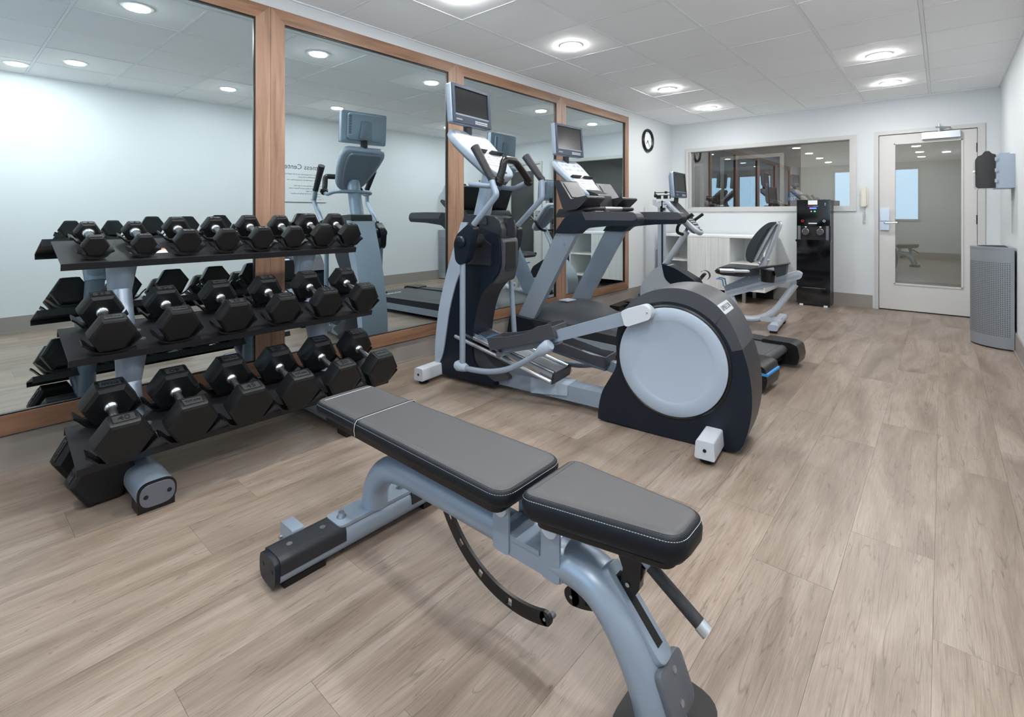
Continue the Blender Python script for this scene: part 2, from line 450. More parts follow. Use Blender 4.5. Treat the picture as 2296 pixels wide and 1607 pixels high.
g = G(); g.box(WINH[0]+0.02, WINH[1]-0.02, YB+0.02, YB+0.08, WINH[2]+0.02, WINH[2]+0.032); g.build('window_bead', framem, win)

# ------------------------------------------------------------------ glazed door
door = struct(G().box(-0.62, -0.58, YB-0.015, YB+0.14, 0, 2.11, 0.003, 1).box(0.285, 0.345, YB-0.015, YB+0.14, 0, 2.11, 0.003, 1).box(-0.58, 0.285, YB-0.015, YB+0.14, 2.065, 2.11, 0.003, 1).build('door_1', framem))
g = G(); dx0, dx1, gz0, gz1, gx0, gx1 = -0.575, 0.280, 0.31, 1.955, -0.435, 0.165
for bx in ((dx0, gx0, 0.012, 2.058), (gx1, dx1, 0.012, 2.058), (gx0, gx1, 0.012, gz0), (gx0, gx1, gz1, 2.058)):
    g.box(bx[0], bx[1], YB+0.005, YB+0.05, bx[2], bx[3])
g.build('door_leaf', doorm, door)
g = G()
for bx in ((gx0-0.006, gx0+0.012, gz0, gz1), (gx1-0.012, gx1+0.006, gz0, gz1), (gx0, gx1, gz0-0.006, gz0+0.012), (gx0, gx1, gz1-0.012, gz1+0.006)):
    g.box(bx[0], bx[1], YB-0.002, YB+0.02, bx[2], bx[3], 0.002, 1)
g.build('glazing_bead', doorm, door)
G().box(gx0, gx1, YB+0.024, YB+0.032, gz0, gz1).build('glass_pane', glassm, door)
lk = G().prism(rpoly([(-0.562, 0.94), (-0.478, 0.94), (-0.478, 1.195), (-0.562, 1.195)], 0.012), YB-0.03, YB+0.005, bev=0.004).build('lock_case', alum, door)
G().box(-0.56, -0.48, YB-0.034, YB-0.02, 1.045, 1.05).build('lock_seam', black, lk)
G().tube(fillet([(-0.52, YB-0.03, 1.025), (-0.52, YB-0.075, 1.025), (-0.40, YB-0.07, 1.03)], 0.015), 0.009).build('lever_handle', chrome, lk)
for z in (0.25, 1.07, 1.85):
    G().cyl((0.283, YB-0.006, z-0.05), (0.283, YB-0.006, z+0.05), 0.009, n=10).build('hinge', black, door)
cl = G().box(-0.18, 0.145, YB-0.05, YB+0.005, 1.977, 2.052, 0.006).build('door_closer', alum, door)
g = G(); g.tube([(-0.02, YB-0.03, 2.055), (0.03, YB-0.10, 2.085), (-0.06, YB-0.13, 2.09)], 0.008, n=8)
g.tube([(-0.06, YB-0.13, 2.09), (0.06, YB-0.06, 2.088), (0.06, YB-0.02, 2.088)], 0.008, n=8); g.cyl((-0.03, YB-0.05, 2.05), (-0.03, YB-0.05, 2.135), 0.012, n=10); g.build('closer_arm', alum, cl)
G().box(dx0, dx1, YB+0.006, YB+0.05, 0.0, 0.012).build('door_sweep', black, door)

# ------------------------------------------------------------------ near window (behind the camera; seen only in reflections)
nw = struct(G().box(NW[0]-0.05, NW[0], YN-0.02, YN+0.015, NW[2]-0.05, NW[3]+0.05).box(NW[1], NW[1]+0.05, YN-0.02, YN+0.015, NW[2]-0.05, NW[3]+0.05)
    .box(NW[0], NW[1], YN-0.02, YN+0.015, NW[3], NW[3]+0.05).box(NW[0], NW[1], YN-0.02, YN+0.03, NW[2]-0.05, NW[2]).box(-1.41, -1.37, YN-0.08, YN-0.04, NW[2], NW[3]).build('window_2', framem))
G().box(NW[0], NW[1], YN-0.07, YN-0.064, NW[2], NW[3]).build('glass_pane', dayglass, nw)

# ------------------------------------------------------------------ corridor beyond the back wall
CY = 9.2
struct(G().box(-5.2, 1.6, YB+0.14, CY+0.1, -0.06, 0.0).build('corridor_floor', basem))
struct(G().box(-5.2, 1.6, YB+0.14, CY+0.1, 2.45, 2.52).build('corridor_ceiling', corr_wall2))
struct(G().box(-5.2, -1.74, CY, CY+0.1, 0, 2.45).build('corridor_wall', corr_wall))
struct(G().box(-1.74, 1.6, CY-0.03, CY+0.1, 0, 2.45).build('corridor_wall_pale', corr_wall2))
struct(G().box(-5.3, -5.2, YB+0.14, CY, 0, 2.45).build('corridor_end_wall', corr_wall))
struct(G().box(1.6, 1.7, YB+0.14, CY, 0, 2.45).build('corridor_end_wall', corr_wall2))
struct(G().box(-5.2, -3.2, YB+0.10, YB+0.14, 0, 2.45).box(XR+0.12, 1.6, YB+0.10, YB+0.14, 0, 2.45).build('corridor_inner_wall', corr_wall2))
struct(G().box(-1.74, 1.6, CY-0.045, CY-0.03, 0, 0.17).build('corridor_baseboard', basem))
dd = struct(G().box(-3.0, -2.94, CY-0.05, CY, 0, 2.14, 0.004, 1).box(-2.04, -1.98, CY-0.05, CY, 0, 2.14, 0.004, 1).box(-2.94, -2.04, CY-0.05, CY, 2.08, 2.14, 0.004, 1).build('door_2', corr_frame))
for a, b in ((-2.93, -2.50), (-2.48, -2.05)):
    G().box(a, b, CY-0.03, CY, 0.01, 1.93, 0.004, 1).build('door_leaf', wood_c, dd)
G().box(-2.93, -2.05, CY-0.02, CY, 1.94, 2.075).build('door_header', navy, dd)
G().cyl((-2.54, CY-0.06, 0.9), (-2.54, CY-0.06, 1.2), 0.01).build('door_handle', steel, dd)
d3 = struct(G().box(-3.36, -3.30, CY-0.05, CY, 0, 2.05, 0.004, 1).box(-4.30, -3.36, CY-0.05, CY, 1.99, 2.05).box(-4.30, -4.24, CY-0.05, CY, 0, 1.99).build('door_3', corr_frame))
G().box(-4.24, -3.36, CY-0.03, CY, 0.01, 1.985, 0.004, 1).build('door_leaf', wood_c, d3)
sg = G().prism(rpoly([(-1.975+0.03, 1.325), (-1.80, 1.325), (-1.80, 1.475), (-1.945, 1.475)], 0.008), CY-0.045, CY-0.032).build('room_sign', sign_blue)
tag(sg, 'small blue square room number sign reading 107 on the corridor wall', 'sign')
text('sign_number', '107', 0.080, basis((-1.866, CY-0.046, 1.375), (1, 0, 0), (0, 0, 1)), paper, sg)
al = bpy.data.lights.new('corridor_fill_light', 'AREA'); al.energy = 22; al.size = 0.5; al.size_y = 3.0; al.shape = 'RECTANGLE'; al.color = (1, 0.93, 0.88)  # unseen area light added to brighten the corridor behind the glass
alo = bpy.data.objects.new('corridor_fill_light', al); COL.objects.link(alo); alo.location = (-1.2, 8.4, 2.44); alo.rotation_euler = (0, 0, PI/2)

# ------------------------------------------------------------------ downlights
LP = [(-2.25, -0.35), (-2.25, 0.88), (-2.25, 2.13), (-2.26, 3.35), (-2.26, 5.2), (-2.26, 6.46),
      (-0.38, -0.35), (-0.38, 0.84), (-0.40, 2.09), (-0.40, 3.37), (-0.41, 5.26), (-0.41, 6.44), (0.06, 0.50)]
lamp0 = None
LL = {0: 'round ceiling downlight above the spot behind the camera, mirror side', 1: 'round ceiling downlight above the near end of the dumbbell rack',
      2: 'round ceiling downlight cut by the top edge of the photo, above the rack end', 3: 'large bright round downlight above the second mirror panel, left of its ceiling row',
      4: 'round downlight in the mirror-side row above the treadmill and exercise bike', 5: 'round downlight in the mirror-side row nearest the back wall',
      6: 'round ceiling downlight behind the camera on the door side', 7: 'round ceiling downlight near the camera, seen at far left in the first mirror',
      8: 'round ceiling downlight reflected in the first mirror just left of its wooden stile', 9: 'round downlight on the door side, seen in the second mirror between sign and ceiling',
      10: 'oval-looking downlight with visible white trim, nearer of the two before the door', 11: 'downlight on the door side nearest the back wall above the door', 12: 'leftmost downlight seen in the first mirror, close to the right wall'}
for i, (x, y) in enumerate(LP):
    if lamp0 is None:
        r = thing('ceiling_downlight', LL[0], 'ceiling light', (x, y, H), 0, 'recessed downlights in the tile ceiling')
        a = G().lathe([(0.068, -0.002), (0.070, -0.006), (0.088, -0.004), (0.092, 0.0), (0.092, 0.004), (0.068, 0.004)], n=32).build('lamp_trim', trimw, r)
        b = G().lathe([(0.0, -0.0125), (0.0665, -0.0125), (0.0675, -0.0115), (0.0675, 0.001), (0.0, 0.001)], n=32).build('lamp_lens', lensm, r)  # lens shaped to stand proud so its edge throws light onto the ceiling
        lamp0 = (r, a, b)
    else:
        r = lamp0[0].copy(); COL.objects.link(r); r.location = (x, y, H); r['label'] = LL[i]
        for c in lamp0[1:]:
            q = c.copy(); COL.objects.link(q); q.parent = r

# ------------------------------------------------------------------ mirrors
def mirror(y0, y1, label):
    r = thing('wall_mirror', label, 'mirror', (XW, (y0+y1)/2, 0.165), 0, 'wood framed wall mirrors')
    h0, h1 = 0.0, 2.225; w_ = (y1-y0)/2; f = 0.085; t = 0.028
    G().box(0.001, 0.006, -w_+0.03, w_-0.03, h0+0.03, h1-0.03).build('mirror_glass', mirrorm, r)
    g = G()
    g.prism([(-w_, h1), (w_, h1), (w_-f, h1-f), (-w_+f, h1-f)], 0.0, t, 'x', 0.002, 1); g.build('top_rail', wood_h, r)
    G().prism([(-w_, h0), (w_, h0), (w_-f, h0+f), (-w_+f, h0+f)], 0.0, t, 'x', 0.002, 1).build('bottom_rail', wood_h, r)
    G().prism([(-w_, h0), (-w_+f, h0+f), (-w_+f, h1-f), (-w_, h1)], 0.0, t, 'x', 0.002, 1).build('frame_stile', wood_v, r)
    G().prism([(w_, h0), (w_-f, h0+f), (w_-f, h1-f), (w_, h1)], 0.0, t, 'x', 0.002, 1).build('frame_stile', wood_v, r)
    e = 0.006; g = G(); q = w_-f
    g.box(0.006, t-0.012, -q, -q+e, h0+f, h1-f); g.box(0.006, t-0.012, q-e, q, h0+f, h1-f)
    g.box(0.006, t-0.012, -q+e, q-e, h1-f-e, h1-f); g.box(0.006, t-0.012, -q+e, q-e, h0+f, h0+f+e); g.build('inner_lip', black, r)
mirror(-0.186, 1.347, 'nearest large mirror in wooden frame, behind the dumbbell rack')
mirror(1.349, 2.880, 'second large mirror in wooden frame, reflecting the back of the elliptical trainer')
mirror(2.882, 4.410, 'third large mirror in wooden frame, behind elliptical and treadmill')
mirror(4.412, 5.925, 'farthest wood framed mirror, beside the round wall clock')

# ------------------------------------------------------------------ dumbbells
BR = 'TITAN'
protos = {}
def hexring(R, cx, ang0=0.0, tz=1.0):
    return [(cx, R*math.cos(math.radians(ang0+60*k)), R*math.sin(math.radians(ang0+60*k))) for k in range(6)]
def make_db(key, R, hl, gl, num):
    """axis along x, front end +x, origin at centre. R corner radius, hl head length, gl handle length"""
    r = thing('dumbbell', '', 'dumbbell')
    parts = []
    for sgn in (1, -1):
        g = G(); x0, x1 = sgn*gl/2, sgn*(gl/2+hl); m_ = (x0+x1)/2
        rings = [hexring(R*0.80, x0), hexring(R*0.965, x0+sgn*hl*0.10), hexring(R, x0+sgn*hl*0.28), hexring(R*1.0, x1-sgn*hl*0.22), hexring(R*0.955, x1-sgn*hl*0.06), hexring(R*0.84, x1)]
        if sgn < 0: rings = rings[::-1]
        v, e = g._new(lambda: g.poly(rings)); g._bev(v, R*0.045, 2)
        h_ = g.build('hex_head', rubber, r, smooth=25); parts.append(h_)
        a = R*0.866
        # moulded seam and recessed label frame on the top facet
        g = G(); wl, hh = R*0.36, hl*0.25
        for bx in ((-wl, wl, hh, hh+0.0022), (-wl, wl, -hh-0.0022, -hh), (-wl-0.0022, -wl, -hh-0.0022, hh+0.0022), (wl, wl+0.0022, -hh-0.0022, hh+0.0022)):
            g.box(m_+bx[2], m_+bx[3], bx[0], bx[1], a-0.001, a+0.0016)
        q = g.build('label_rim', rubber, h_)
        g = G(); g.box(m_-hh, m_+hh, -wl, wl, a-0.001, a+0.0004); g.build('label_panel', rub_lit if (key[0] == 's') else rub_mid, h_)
        word = num if (sgn > 0) == key[2] else BR
        sz = min(hh*1.9, wl*1.75/max(1, 0.62*len(word)))
        M = basis((m_, 0, a+0.0006), (0, sgn, 0), (-sgn, 0, 0))
        text('raised_lettering', word, sz, M, rubber, h_, 0.0012)
    G().tube([(-gl/2-0.01, 0, 0), (-gl/6, 0, 0), (0, 0, 0), (gl/6, 0, 0), (gl/2+0.01, 0, 0)], [0.0145, 0.0150, 0.0165, 0.0150, 0.0145], n=18).build('handle', chrome_k if key[0] == 's' else chrome, r)
    for sgn in (1, -1):
        x = sgn*gl/2; G().lathe([(0.0, 0), (0.024, 0), (0.024, sgn*-0.006), (0.021, sgn*-0.012), (0.0175, sgn*-0.016), (0.0, sgn*-0.016)], (x, 0, 0), 'x', 20).build('collar', chrome, r)
    return r
def copy_tree(o, parent=None):
    c = o.copy(); COL.objects.link(c)
    if parent is not None: c.parent = parent
    for ch in o.children: copy_tree(ch, c)
    return c
used = set()
def place_db(key, spec, front, back, label):
    if key not in protos:
        protos[key] = make_db(key, *spec)
    o = protos[key] if key not in used else copy_tree(protos[key]); used.add(key)
    f, b = Vector(front), Vector(back); c = (f+b)/2; d = f-b
    ang = math.atan2(-d.z, d.x); yaw = random.uniform(-0.012, 0.012)
    o.location = c; o.rotation_euler = (0, ang, yaw)
    o['label'] = label; o['group'] = 'hex dumbbells on the three-tier rack'
ORD = ['first', 'second', 'third', 'fourth', 'fifth', 'sixth', 'seventh', 'last']
TILT = math.radians(18); DX = 0.26; DZ = DX*math.tan(TILT)
tiers = {'top': (-2.72, 0.925), 'middle': (-2.55, 0.563), 'bottom': (-2.385, 0.197)}
TY0, TY1 = 0.345, 1.70
def surf(t, x): X0, Z0 = tiers[t]; return Z0+(X0-x)*math.tan(TILT)
TOPY = [0.458+0.1712*k for k in range(8)]
MIDY = [0.477+0.2303*k for k in range(6)]
BOTY = [0.472+0.2256*k for k in range(6)]
TOPS = [(0.049, 0.058, 'a'), (0.049, 0.058, 'b'), (0.060, 0.066, 'a'), (0.060, 0.066, 'b'), (0.064, 0.070, 'a'), (0.064, 0.070, 'b'), (0.070, 0.074, 'a'), (0.070, 0.074, 'b')]
TN = ['5', '5', '10', '10', '15', '15', '20', '20']
SADDLES = []
def row(t, Y, specs, nums, frontflags, x_c, cd):
    for k, y in enumerate(Y):
        R, hl, gl = specs[k]
        sep = gl+hl; n = Vector((math.sin(TILT), 0, math.cos(TILT))); a = Vector((math.cos(TILT), 0, -math.sin(TILT)))
        base = Vector((x_c, y, surf(t, x_c))) + n*(R*0.866+0.019)
        key = (('s' if t == 'top' else 'm'), nums[k], frontflags[k], R)
        d = {'top': 'top', 'middle': 'middle', 'bottom': 'bottom'}[t]
        who = ORD[k] if k < len(Y)-1 else 'last'
        lab = '%s%s black hex dumbbell from the near end, on the %s rack shelf' % ('' if who != 'last' else 'farthest, ', ORD[k] if k < len(Y)-1 else ('sixth' if len(Y) == 6 else 'eighth'), d)
        place_db(key, (R, hl, gl, nums[k]), base+a*sep/2, base-a*sep/2, lab)
        SADDLES.append((t, y, R, base+a*sep/2, base-a*sep/2, n, a))
row('top', TOPY, [(R, hl*0.72, 0.118+hl*0.28) for R, hl, _ in TOPS], TN, [False, False, True, False, True, False, False, True], -2.845, 0.2)
row('middle', MIDY, [(0.081, 0.070, 0.153)]*2+[(0.083, 0.074, 0.155)]*2+[(0.085, 0.078, 0.155)]*2, ['25', '25', '30', '30', '35', '35'], [False, False, True, False, True, False], -2.675, 0.23)
row('bottom', BOTY, [(0.095, 0.084, 0.164)]*2+[(0.097, 0.087, 0.165)]*2+[(0.099, 0.090, 0.168)]*2, ['40', '40', '45', '45', '50', '50'], [True, False, True, False, True, False], -2.495, 0.26)
# large dumbbell on the floor under the rack
fd = make_db(('m', '60', True, 9), 0.110, 0.100, 0.17, '60')
fd.name = 'dumbbell'; fd.location = (-2.664, 0.438, 0.110*0.866+0.002); fd.rotation_euler = (math.radians(60), 0, math.radians(2))
tag(fd, 'largest black hex dumbbell, lying on the floor beneath the near end of the rack', 'dumbbell')

# ------------------------------------------------------------------ dumbbell rack
rack = thing('dumbbell_rack', 'silver and black three-tier dumbbell rack standing before the first mirror', 'dumbbell rack', (0, 0, 0))
for t, (X0, Z0) in tiers.items():
    a = Vector((-math.cos(TILT), 0, math.sin(TILT)))
    g = G(); n = Vector((math.sin(TILT), 0, math.cos(TILT)))
    def pt(u, v): p = Vector((X0, 0, Z0))+a*u+n*v; return (p.x, p.z)
    Ls = DX/math.cos(TILT)
    prof = [pt(0, 0), pt(Ls, 0), pt(Ls, -0.034), pt(Ls-0.006, -0.034), pt(Ls-0.006, -0.006), pt(0.006, -0.006), pt(0.006, -0.030), pt(0, -0.030)]
    # the lip at front rounded
    g.prism(prof, TY0, TY1, 'y', 0.0015, 1)
    sh = g.build('shelf', shelfm, rack)
    for yy in (0.60, 1.44):
        for u in (0.085, 0.165):
            p = Vector((X0, yy, Z0))+a*u
            G().cyl(p, p+n*0.003, 0.011, n=14).build('shelf_bolt', steel, sh)
    if t == 'top':
        g = G(); p = Vector((X0, 0.70, Z0))+a*0.10
        M = basis(p+n*0.0006, (0, 1, 0), a); g.box(-0.035, 0.035, -0.03, 0.03, 0, 0.0006, M=M); lb = g.build('warning_label', paper, sh)
        g = G(); g.box(-0.035, 0.035, 0.012, 0.026, 0.0005, 0.0012, M=M); g.build('orange_band', orange, sh)
# saddles: one curved cradle under every head
for (t, y, R, pf, pb, n, a) in SADDLES:
    for c in (pf, pb):
        g = G(); w_ = R*1.02; d0 = -(R*0.866)-0.003; rows_ = []
        prof = [(-w_-0.012, d0+R*0.60), (-w_*0.98, d0+R*0.46), (-w_*0.72, d0+R*0.12), (-w_*0.45, d0+0.000), (0, d0-0.004), (w_*0.45, d0), (w_*0.72, d0+R*0.12), (w_*0.98, d0+R*0.46), (w_+0.012, d0+R*0.60)]
        prof = [(p[0], p[1]) for p in prof]
        th = 0.008
        ring = [(p[0], p[1]) for p in prof]+[(p[0]*1.02, p[1]-th) for p in reversed(prof)]
        M = basis(c, a, (0, 1, 0))       # x along axis, y = Y, z = normal
        if M.col[2].xyz.dot(n) < 0: M = basis(c, -a, (0, 1, 0)) if basis(c, -a, (0, 1, 0)).col[2].xyz.dot(n) > 0 else M
        v, e = g._new(lambda: g.prism(ring, -0.024, 0.024, 'x'))
        bmesh.ops.transform(g.bm, matrix=M, verts=v)
        q = abs((c-Vector((tiers[t][0], c.y, tiers[t][1]))).dot(n)) + d0
        g.box(-0.017, 0.017, -w_*0.30, w_*0.30, d0-q-0.001, d0-0.006, 0.0015, 1, M=M)
        g.build('saddle', black, rack)
for yc in (0.565, 1.43):
    g = G()
    g.prism(rpoly([(yc-0.063, 0.016), (yc+0.063, 0.016), (yc+0.063, 0.112), (yc-0.063, 0.112)], 0.046, 6), -2.98, -2.285, 'x'); ft = g.build('foot_tube', silver, rack)
    G().prism(rpoly([(yc-0.064, 0.015), (yc+0.064, 0.015), (yc+0.064, 0.113), (yc-0.064, 0.113)], 0.046, 6), -2.286, -2.276, 'x', 0.002, 1).build('end_cap_rim', black, rack)
    ec = G().prism(rpoly([(yc-0.057, 0.022), (yc+0.057, 0.022), (yc+0.057, 0.106), (yc-0.057, 0.106)], 0.040, 6), -2.277, -2.270, 'x', 0.002, 1).build('end_cap', plate_gray, rack)
    for dy in (-0.038, 0.038): G().cyl((-2.271, yc+dy, 0.064), (-2.2685, yc+dy, 0.064), 0.008, n=12).build('cap_hole', black, ec)
    for xa, xb in ((-2.37, -2.285), (-2.95, -2.87)): G().box(xa, xb, yc-0.060, yc+0.060, 0.0, 0.040, 0.004, 1).build('rubber_foot', black, rack)
    # oval upright leaning back, with stubs welded to each shelf
    g = G(); path = [(-2.60, yc, 0.115), (-2.62, yc, 0.24), (-2.78, yc, 0.60), (-2.80, yc, 0.66), (-2.90, yc, 0.92), (-2.905, yc, 0.96)]
    g.tube(fillet(path, 0.05), 0.042, n=20, k=1.0, up=(0, 1, 0)); g.build('upright', silver, rack)
    g = G(); g.cyl((-2.60, yc, 0.104), (-2.60, yc, 0.118), 0.050, n=20, bev=0.002); g.build('weld_collar', silver, rack)
    for (p0, p1) in (((-2.70, yc, 0.40), (-2.655, yc, 0.565)), ((-2.86, yc, 0.78), (-2.82, yc, 0.925)), ((-2.605, yc, 0.13), (-2.52, yc, 0.215))):
        G().tube([p0, p1], [0.046, 0.060], n=20, up=(0, 1, 0)).build('shelf_bracket', silver, rack)

# ------------------------------------------------------------------ adjustable bench
bench = thing('weight_bench', 'adjustable weight bench with charcoal vinyl pads on a silver blue frame', 'bench', (-1.0, 1.03, 0))
bx = lambda X: X+1.0
def B3(pts): return [(bx(p[0]), p[2]-1.03, p[1]) for p in pts]
# main curved spine tube
cl_ = [(-1.53, 0.105, 1.03), (-1.515, 0.18, 1.03), (-1.455, 0.245, 1.03), (-1.36, 0.272, 1.03), (-1.20, 0.275, 1.03), (-1.0, 0.275, 1.03), (-0.88, 0.275, 1.03)]
G().tube(smooth_line(B3(cl_), 5), 0.044, n=24, k=1.05, up=(0, 1, 0)).build('spine_tube', silver, bench)
cl_ = [(-0.72, 0.275, 1.03), (-0.665, 0.278, 1.03), (-0.605, 0.262, 1.03), (-0.548, 0.214, 1.03), (-0.503, 0.150, 1.03), (-0.473, 0.085, 1.03), (-0.455, 0.02, 1.03)]
leg_path = smooth_line(B3(cl_), 5)
G().tube(leg_path, [0.045+0.006*i/len(leg_path) for i in range(len(leg_path))], n=26, k=1.28, up=(0, 1, 0)).build('front_leg', silver, bench)
g = G(); g.prism(rpoly([(bx(-0.905), 0.246), (bx(-0.685), 0.246), (bx(-0.685), 0.300), (bx(-0.905), 0.300)], 0.012), -0.052, 0.052, 'y', 0.004); g.build('centre_cradle', silver, bench)
for s_ in (-1, 1):
    y0, y1 = s_*0.050, s_*0.057
    for (xa, xb, zt) in ((-0.905, -0.850, 0.382), (-0.745, -0.690, 0.392)):
        G().prism(rpoly([(bx(xa), 0.246), (bx(xb), 0.246), (bx(xb), zt), (bx(xa), zt)], [0.012, 0.012, 0.02, 0.02]), min(y0, y1), max(y0, y1), 'y', 0.001, 1).build('pivot_plate', silver, bench)
        G().cyl((bx((xa+xb)/2), y1, zt-0.018), (bx((xa+xb)/2), y1+s_*0.006, zt-0.018), 0.023, n=20, bev=0.002).build('pivot_cap', white_pl, bench)
# weld seam ring
g = G(); g.box(bx(-0.842), bx(-0.752), -0.056, -0.050, 0.290, 0.302, 0.003); g.build('weld_plate', silver, bench)
# pads
def pad(name, outline_top, z0, z1, bulge, sub, tilt=None):
    """outline: list of (X, halfwidth) polygon in (x, y); rounded slab made of rings"""
    root = G(); rings = []
    def off(pts, d):
        c = Vector((sum(p[0] for p in pts)/len(pts), sum(p[1] for p in pts)/len(pts)))
        out = []; N = len(pts)
        for i in range(N):
            a, b, c2 = Vector(pts[i-1]), Vector(pts[i]), Vector(pts[(i+1) % N])
            t = ((b-a).normalized()+(c2-b).normalized()).normalized(); nn = Vector((t.y, -t.x))
            out.append((b.x+nn.x*d, b.y+nn.y*d))
        return out
    for z, d in ((z0, -0.012), (z0+0.004, -0.004), (z0+(z1-z0)*0.3, bulge*0.8), (z0+(z1-z0)*0.6, bulge), (z1-0.010, bulge*0.7), (z1-0.004, 0.002)):
        rings.append([(p[0], p[1], z) for p in off(outline_top, d)])
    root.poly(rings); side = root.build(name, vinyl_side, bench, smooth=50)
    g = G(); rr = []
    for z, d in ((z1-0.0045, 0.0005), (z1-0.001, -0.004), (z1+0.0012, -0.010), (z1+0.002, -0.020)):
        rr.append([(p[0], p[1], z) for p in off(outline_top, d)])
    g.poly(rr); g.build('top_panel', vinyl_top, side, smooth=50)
    for d, z in ((0.0026, z1-0.0055), (bulge*0.72+0.0002, z1-0.0125)):
        pts = off(outline_top, d); dash(pts, z, side)
    g = G(); pts = off(outline_top, 0.0045)
    g.tube([(p[0], p[1], z1-0.0088) for p in pts]+[(pts[0][0], pts[0][1], z1-0.0088)], 0.0022, n=6, cap=False); g.build('welt_piping', black, side)
    if tilt:
        for o in [side]+list(side.children): o.data.transform(tilt)
    return side, off
def dash(pts, z, par, closed=True):
    g = G(); P = [Vector((p[0], p[1], z)) for p in pts]
    if closed: P.append(P[0])
    seg = []; step = 0.0062
    for a, b in zip(P[:-1], P[1:]):
        L = (b-a).length; 
        if L < 1e-6: continue
        n = max(1, round(L/step)); d = (b-a)/n
        for k in range(n): seg.append((a+d*k+d*0.12, a+d*k+d*0.82))
    for a, b in seg: g.tube([a, b], 0.00085, n=3)
    o = g.build('stitching', thread, par); o['kind'] = 'stuff'; return o
ZB = 0.452
bk = [(-1.735, -0.108), (-0.815, -0.122), (-0.815, 0.122), (-1.735, 0.108)]
bo = rpoly([(bx(p[0]), p[1]) for p in bk], [0.03, 0.045, 0.045, 0.03], 6)
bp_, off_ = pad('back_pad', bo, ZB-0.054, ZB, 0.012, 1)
G().prism(rpoly([(bx(-1.71), -0.098), (bx(-0.84), -0.11), (bx(-0.84), 0.11), (bx(-1.71), 0.098)], 0.03, 4), ZB-0.072, ZB-0.054, 'z', 0.003, 1).build('pad_base_board', black, bench)
# headrest sleeve seams
xh = -1.465
for xx in (xh, xh+0.006):
    g = G(); y = 0.127
    g.tube([(bx(xx), -y+0.002, ZB-0.050), (bx(xx), -y-0.001, ZB-0.03), (bx(xx), -y+0.002, ZB-0.010), (bx(xx), -y+0.010, ZB+0.0005), (bx(xx), -y+0.03, ZB+0.0025), (bx(xx), y-0.03, ZB+0.0025), (bx(xx), y-0.010, ZB+0.0005), (bx(xx), y-0.002, ZB-0.010), (bx(xx), y-0.002, ZB-0.050)], 0.0019 if xx == xh else 0.001, n=6)
    g.build('sleeve_seam', black if xx == xh else thread, bp_)
pts = [(bx(-1.70)+0.0, -0.096+0.0192*k) for k in range(11)]
g = G(); g.tube([(p[0], p[1], ZB+0.002) for p in pts], 0.0009, n=4); g.build('stitch_line', thread, bp_)
ZS = 0.468
st = [(-0.760, -0.108), (-0.398, -0.058), (-0.398, 0.058), (-0.760, 0.108)]
TS = Matrix.Translation((bx(-0.76), 0, 0.45)) @ Matrix.Rotation(math.radians(-3.2), 4, 'Y') @ Matrix.Translation((-bx(-0.76), 0, -0.45))
so = rpoly([(bx(p[0]), p[1]) for p in st], [0.028, 0.032, 0.032, 0.028], 6)
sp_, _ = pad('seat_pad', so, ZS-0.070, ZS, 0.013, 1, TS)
G().prism(rpoly([(bx(-0.745), -0.092), (bx(-0.42), -0.05), (bx(-0.42), 0.05), (bx(-0.745), 0.092)], 0.03, 4), ZS-0.086, ZS-0.070, 'z', 0.003, 1, M=TS).build('pad_base_board', black, bench)
# adjustment arcs with slots
def arc_plate(cx, cz, r0, r1, a0, a1, y0, y1, holes, name, par):
    n = 34; g = G(); bm = g.bm
    # build strip with real slots: strip cells; leave hole cells as frames
    A = []
    for i in range(n+1):
        A.append(math.radians(a0+(a1-a0)*i/n))
    rm = (r0+r1)/2; hw = (r1-r0)*0.27
    rads = [r0, rm-hw, rm+hw, r1]
    ishole = [False]*n
    for ha in holes:
        k = int((ha-a0)/(a1-a0)*n); ishole[k] = True; ishole[min(n-1, k+1)] = (r0 < 0.25)
    for y in (y0, y1): pass
    V = [[[bm.verts.new((bx(cx)+r*math.cos(t), y, cz+r*math.sin(t))) for r in rads] for t in A] for y in (y0, y1)]
    for i in range(n):
        for j in range(3):
            if ishole[i] and j == 1:
                ring = [(i, 1), (i+1, 1), (i+1, 2), (i, 2)]
                for q_, (a, b) in enumerate(zip(ring, ring[1:]+ring[:1])):
                    if (q_ == 1 and i+1 < n and ishole[i+1]) or (q_ == 3 and i > 0 and ishole[i-1]): continue
                    bm.faces.new((V[0][a[0]][a[1]], V[0][b[0]][b[1]], V[1][b[0]][b[1]], V[1][a[0]][a[1]]))
                continue
            for s_ in (0, 1):
                bm.faces.new((V[s_][i][j], V[s_][i+1][j], V[s_][i+1][j+1], V[s_][i][j+1]))
        for j in (0, 3):
            bm.faces.new((V[0][i][j], V[0][i+1][j], V[1][i+1][j], V[1][i][j]))
    for i in (0, n):
        for j in range(3): bm.faces.new((V[0][i][j], V[0][i][j+1], V[1][i][j+1], V[1][i][j]))
    t = math.radians(a1); c = (bx(cx)+rm*math.cos(t), cz+rm*math.sin(t))
    g.prism(circ(c[0], c[1], (r1-r0)/2, 18), y0, y1, 'y')
    o = g.build(name, black, par)
    G().cyl((c[0], y0-0.001, c[1]), (c[0], y0-0.004, c[1]), 0.004, n=10).build('arc_screw', steel, o)
    return o
arc_plate(-0.875, 0.395, 0.300, 0.336, 172, 289, -0.005, 0.005, [199, 214, 229, 245, 265], 'adjustment_arc', bench)
arc_plate(-0.718, 0.395, 0.182, 0.226, 360-12, 360-82, -0.005, 0.005, [360-68], 'adjustment_arc', bench)
G().cyl((bx(-0.765), 0.008, 0.092), (bx(-0.765), 0.026, 0.092), 0.007, n=12).build('arc_stop', plate_gray, bench)
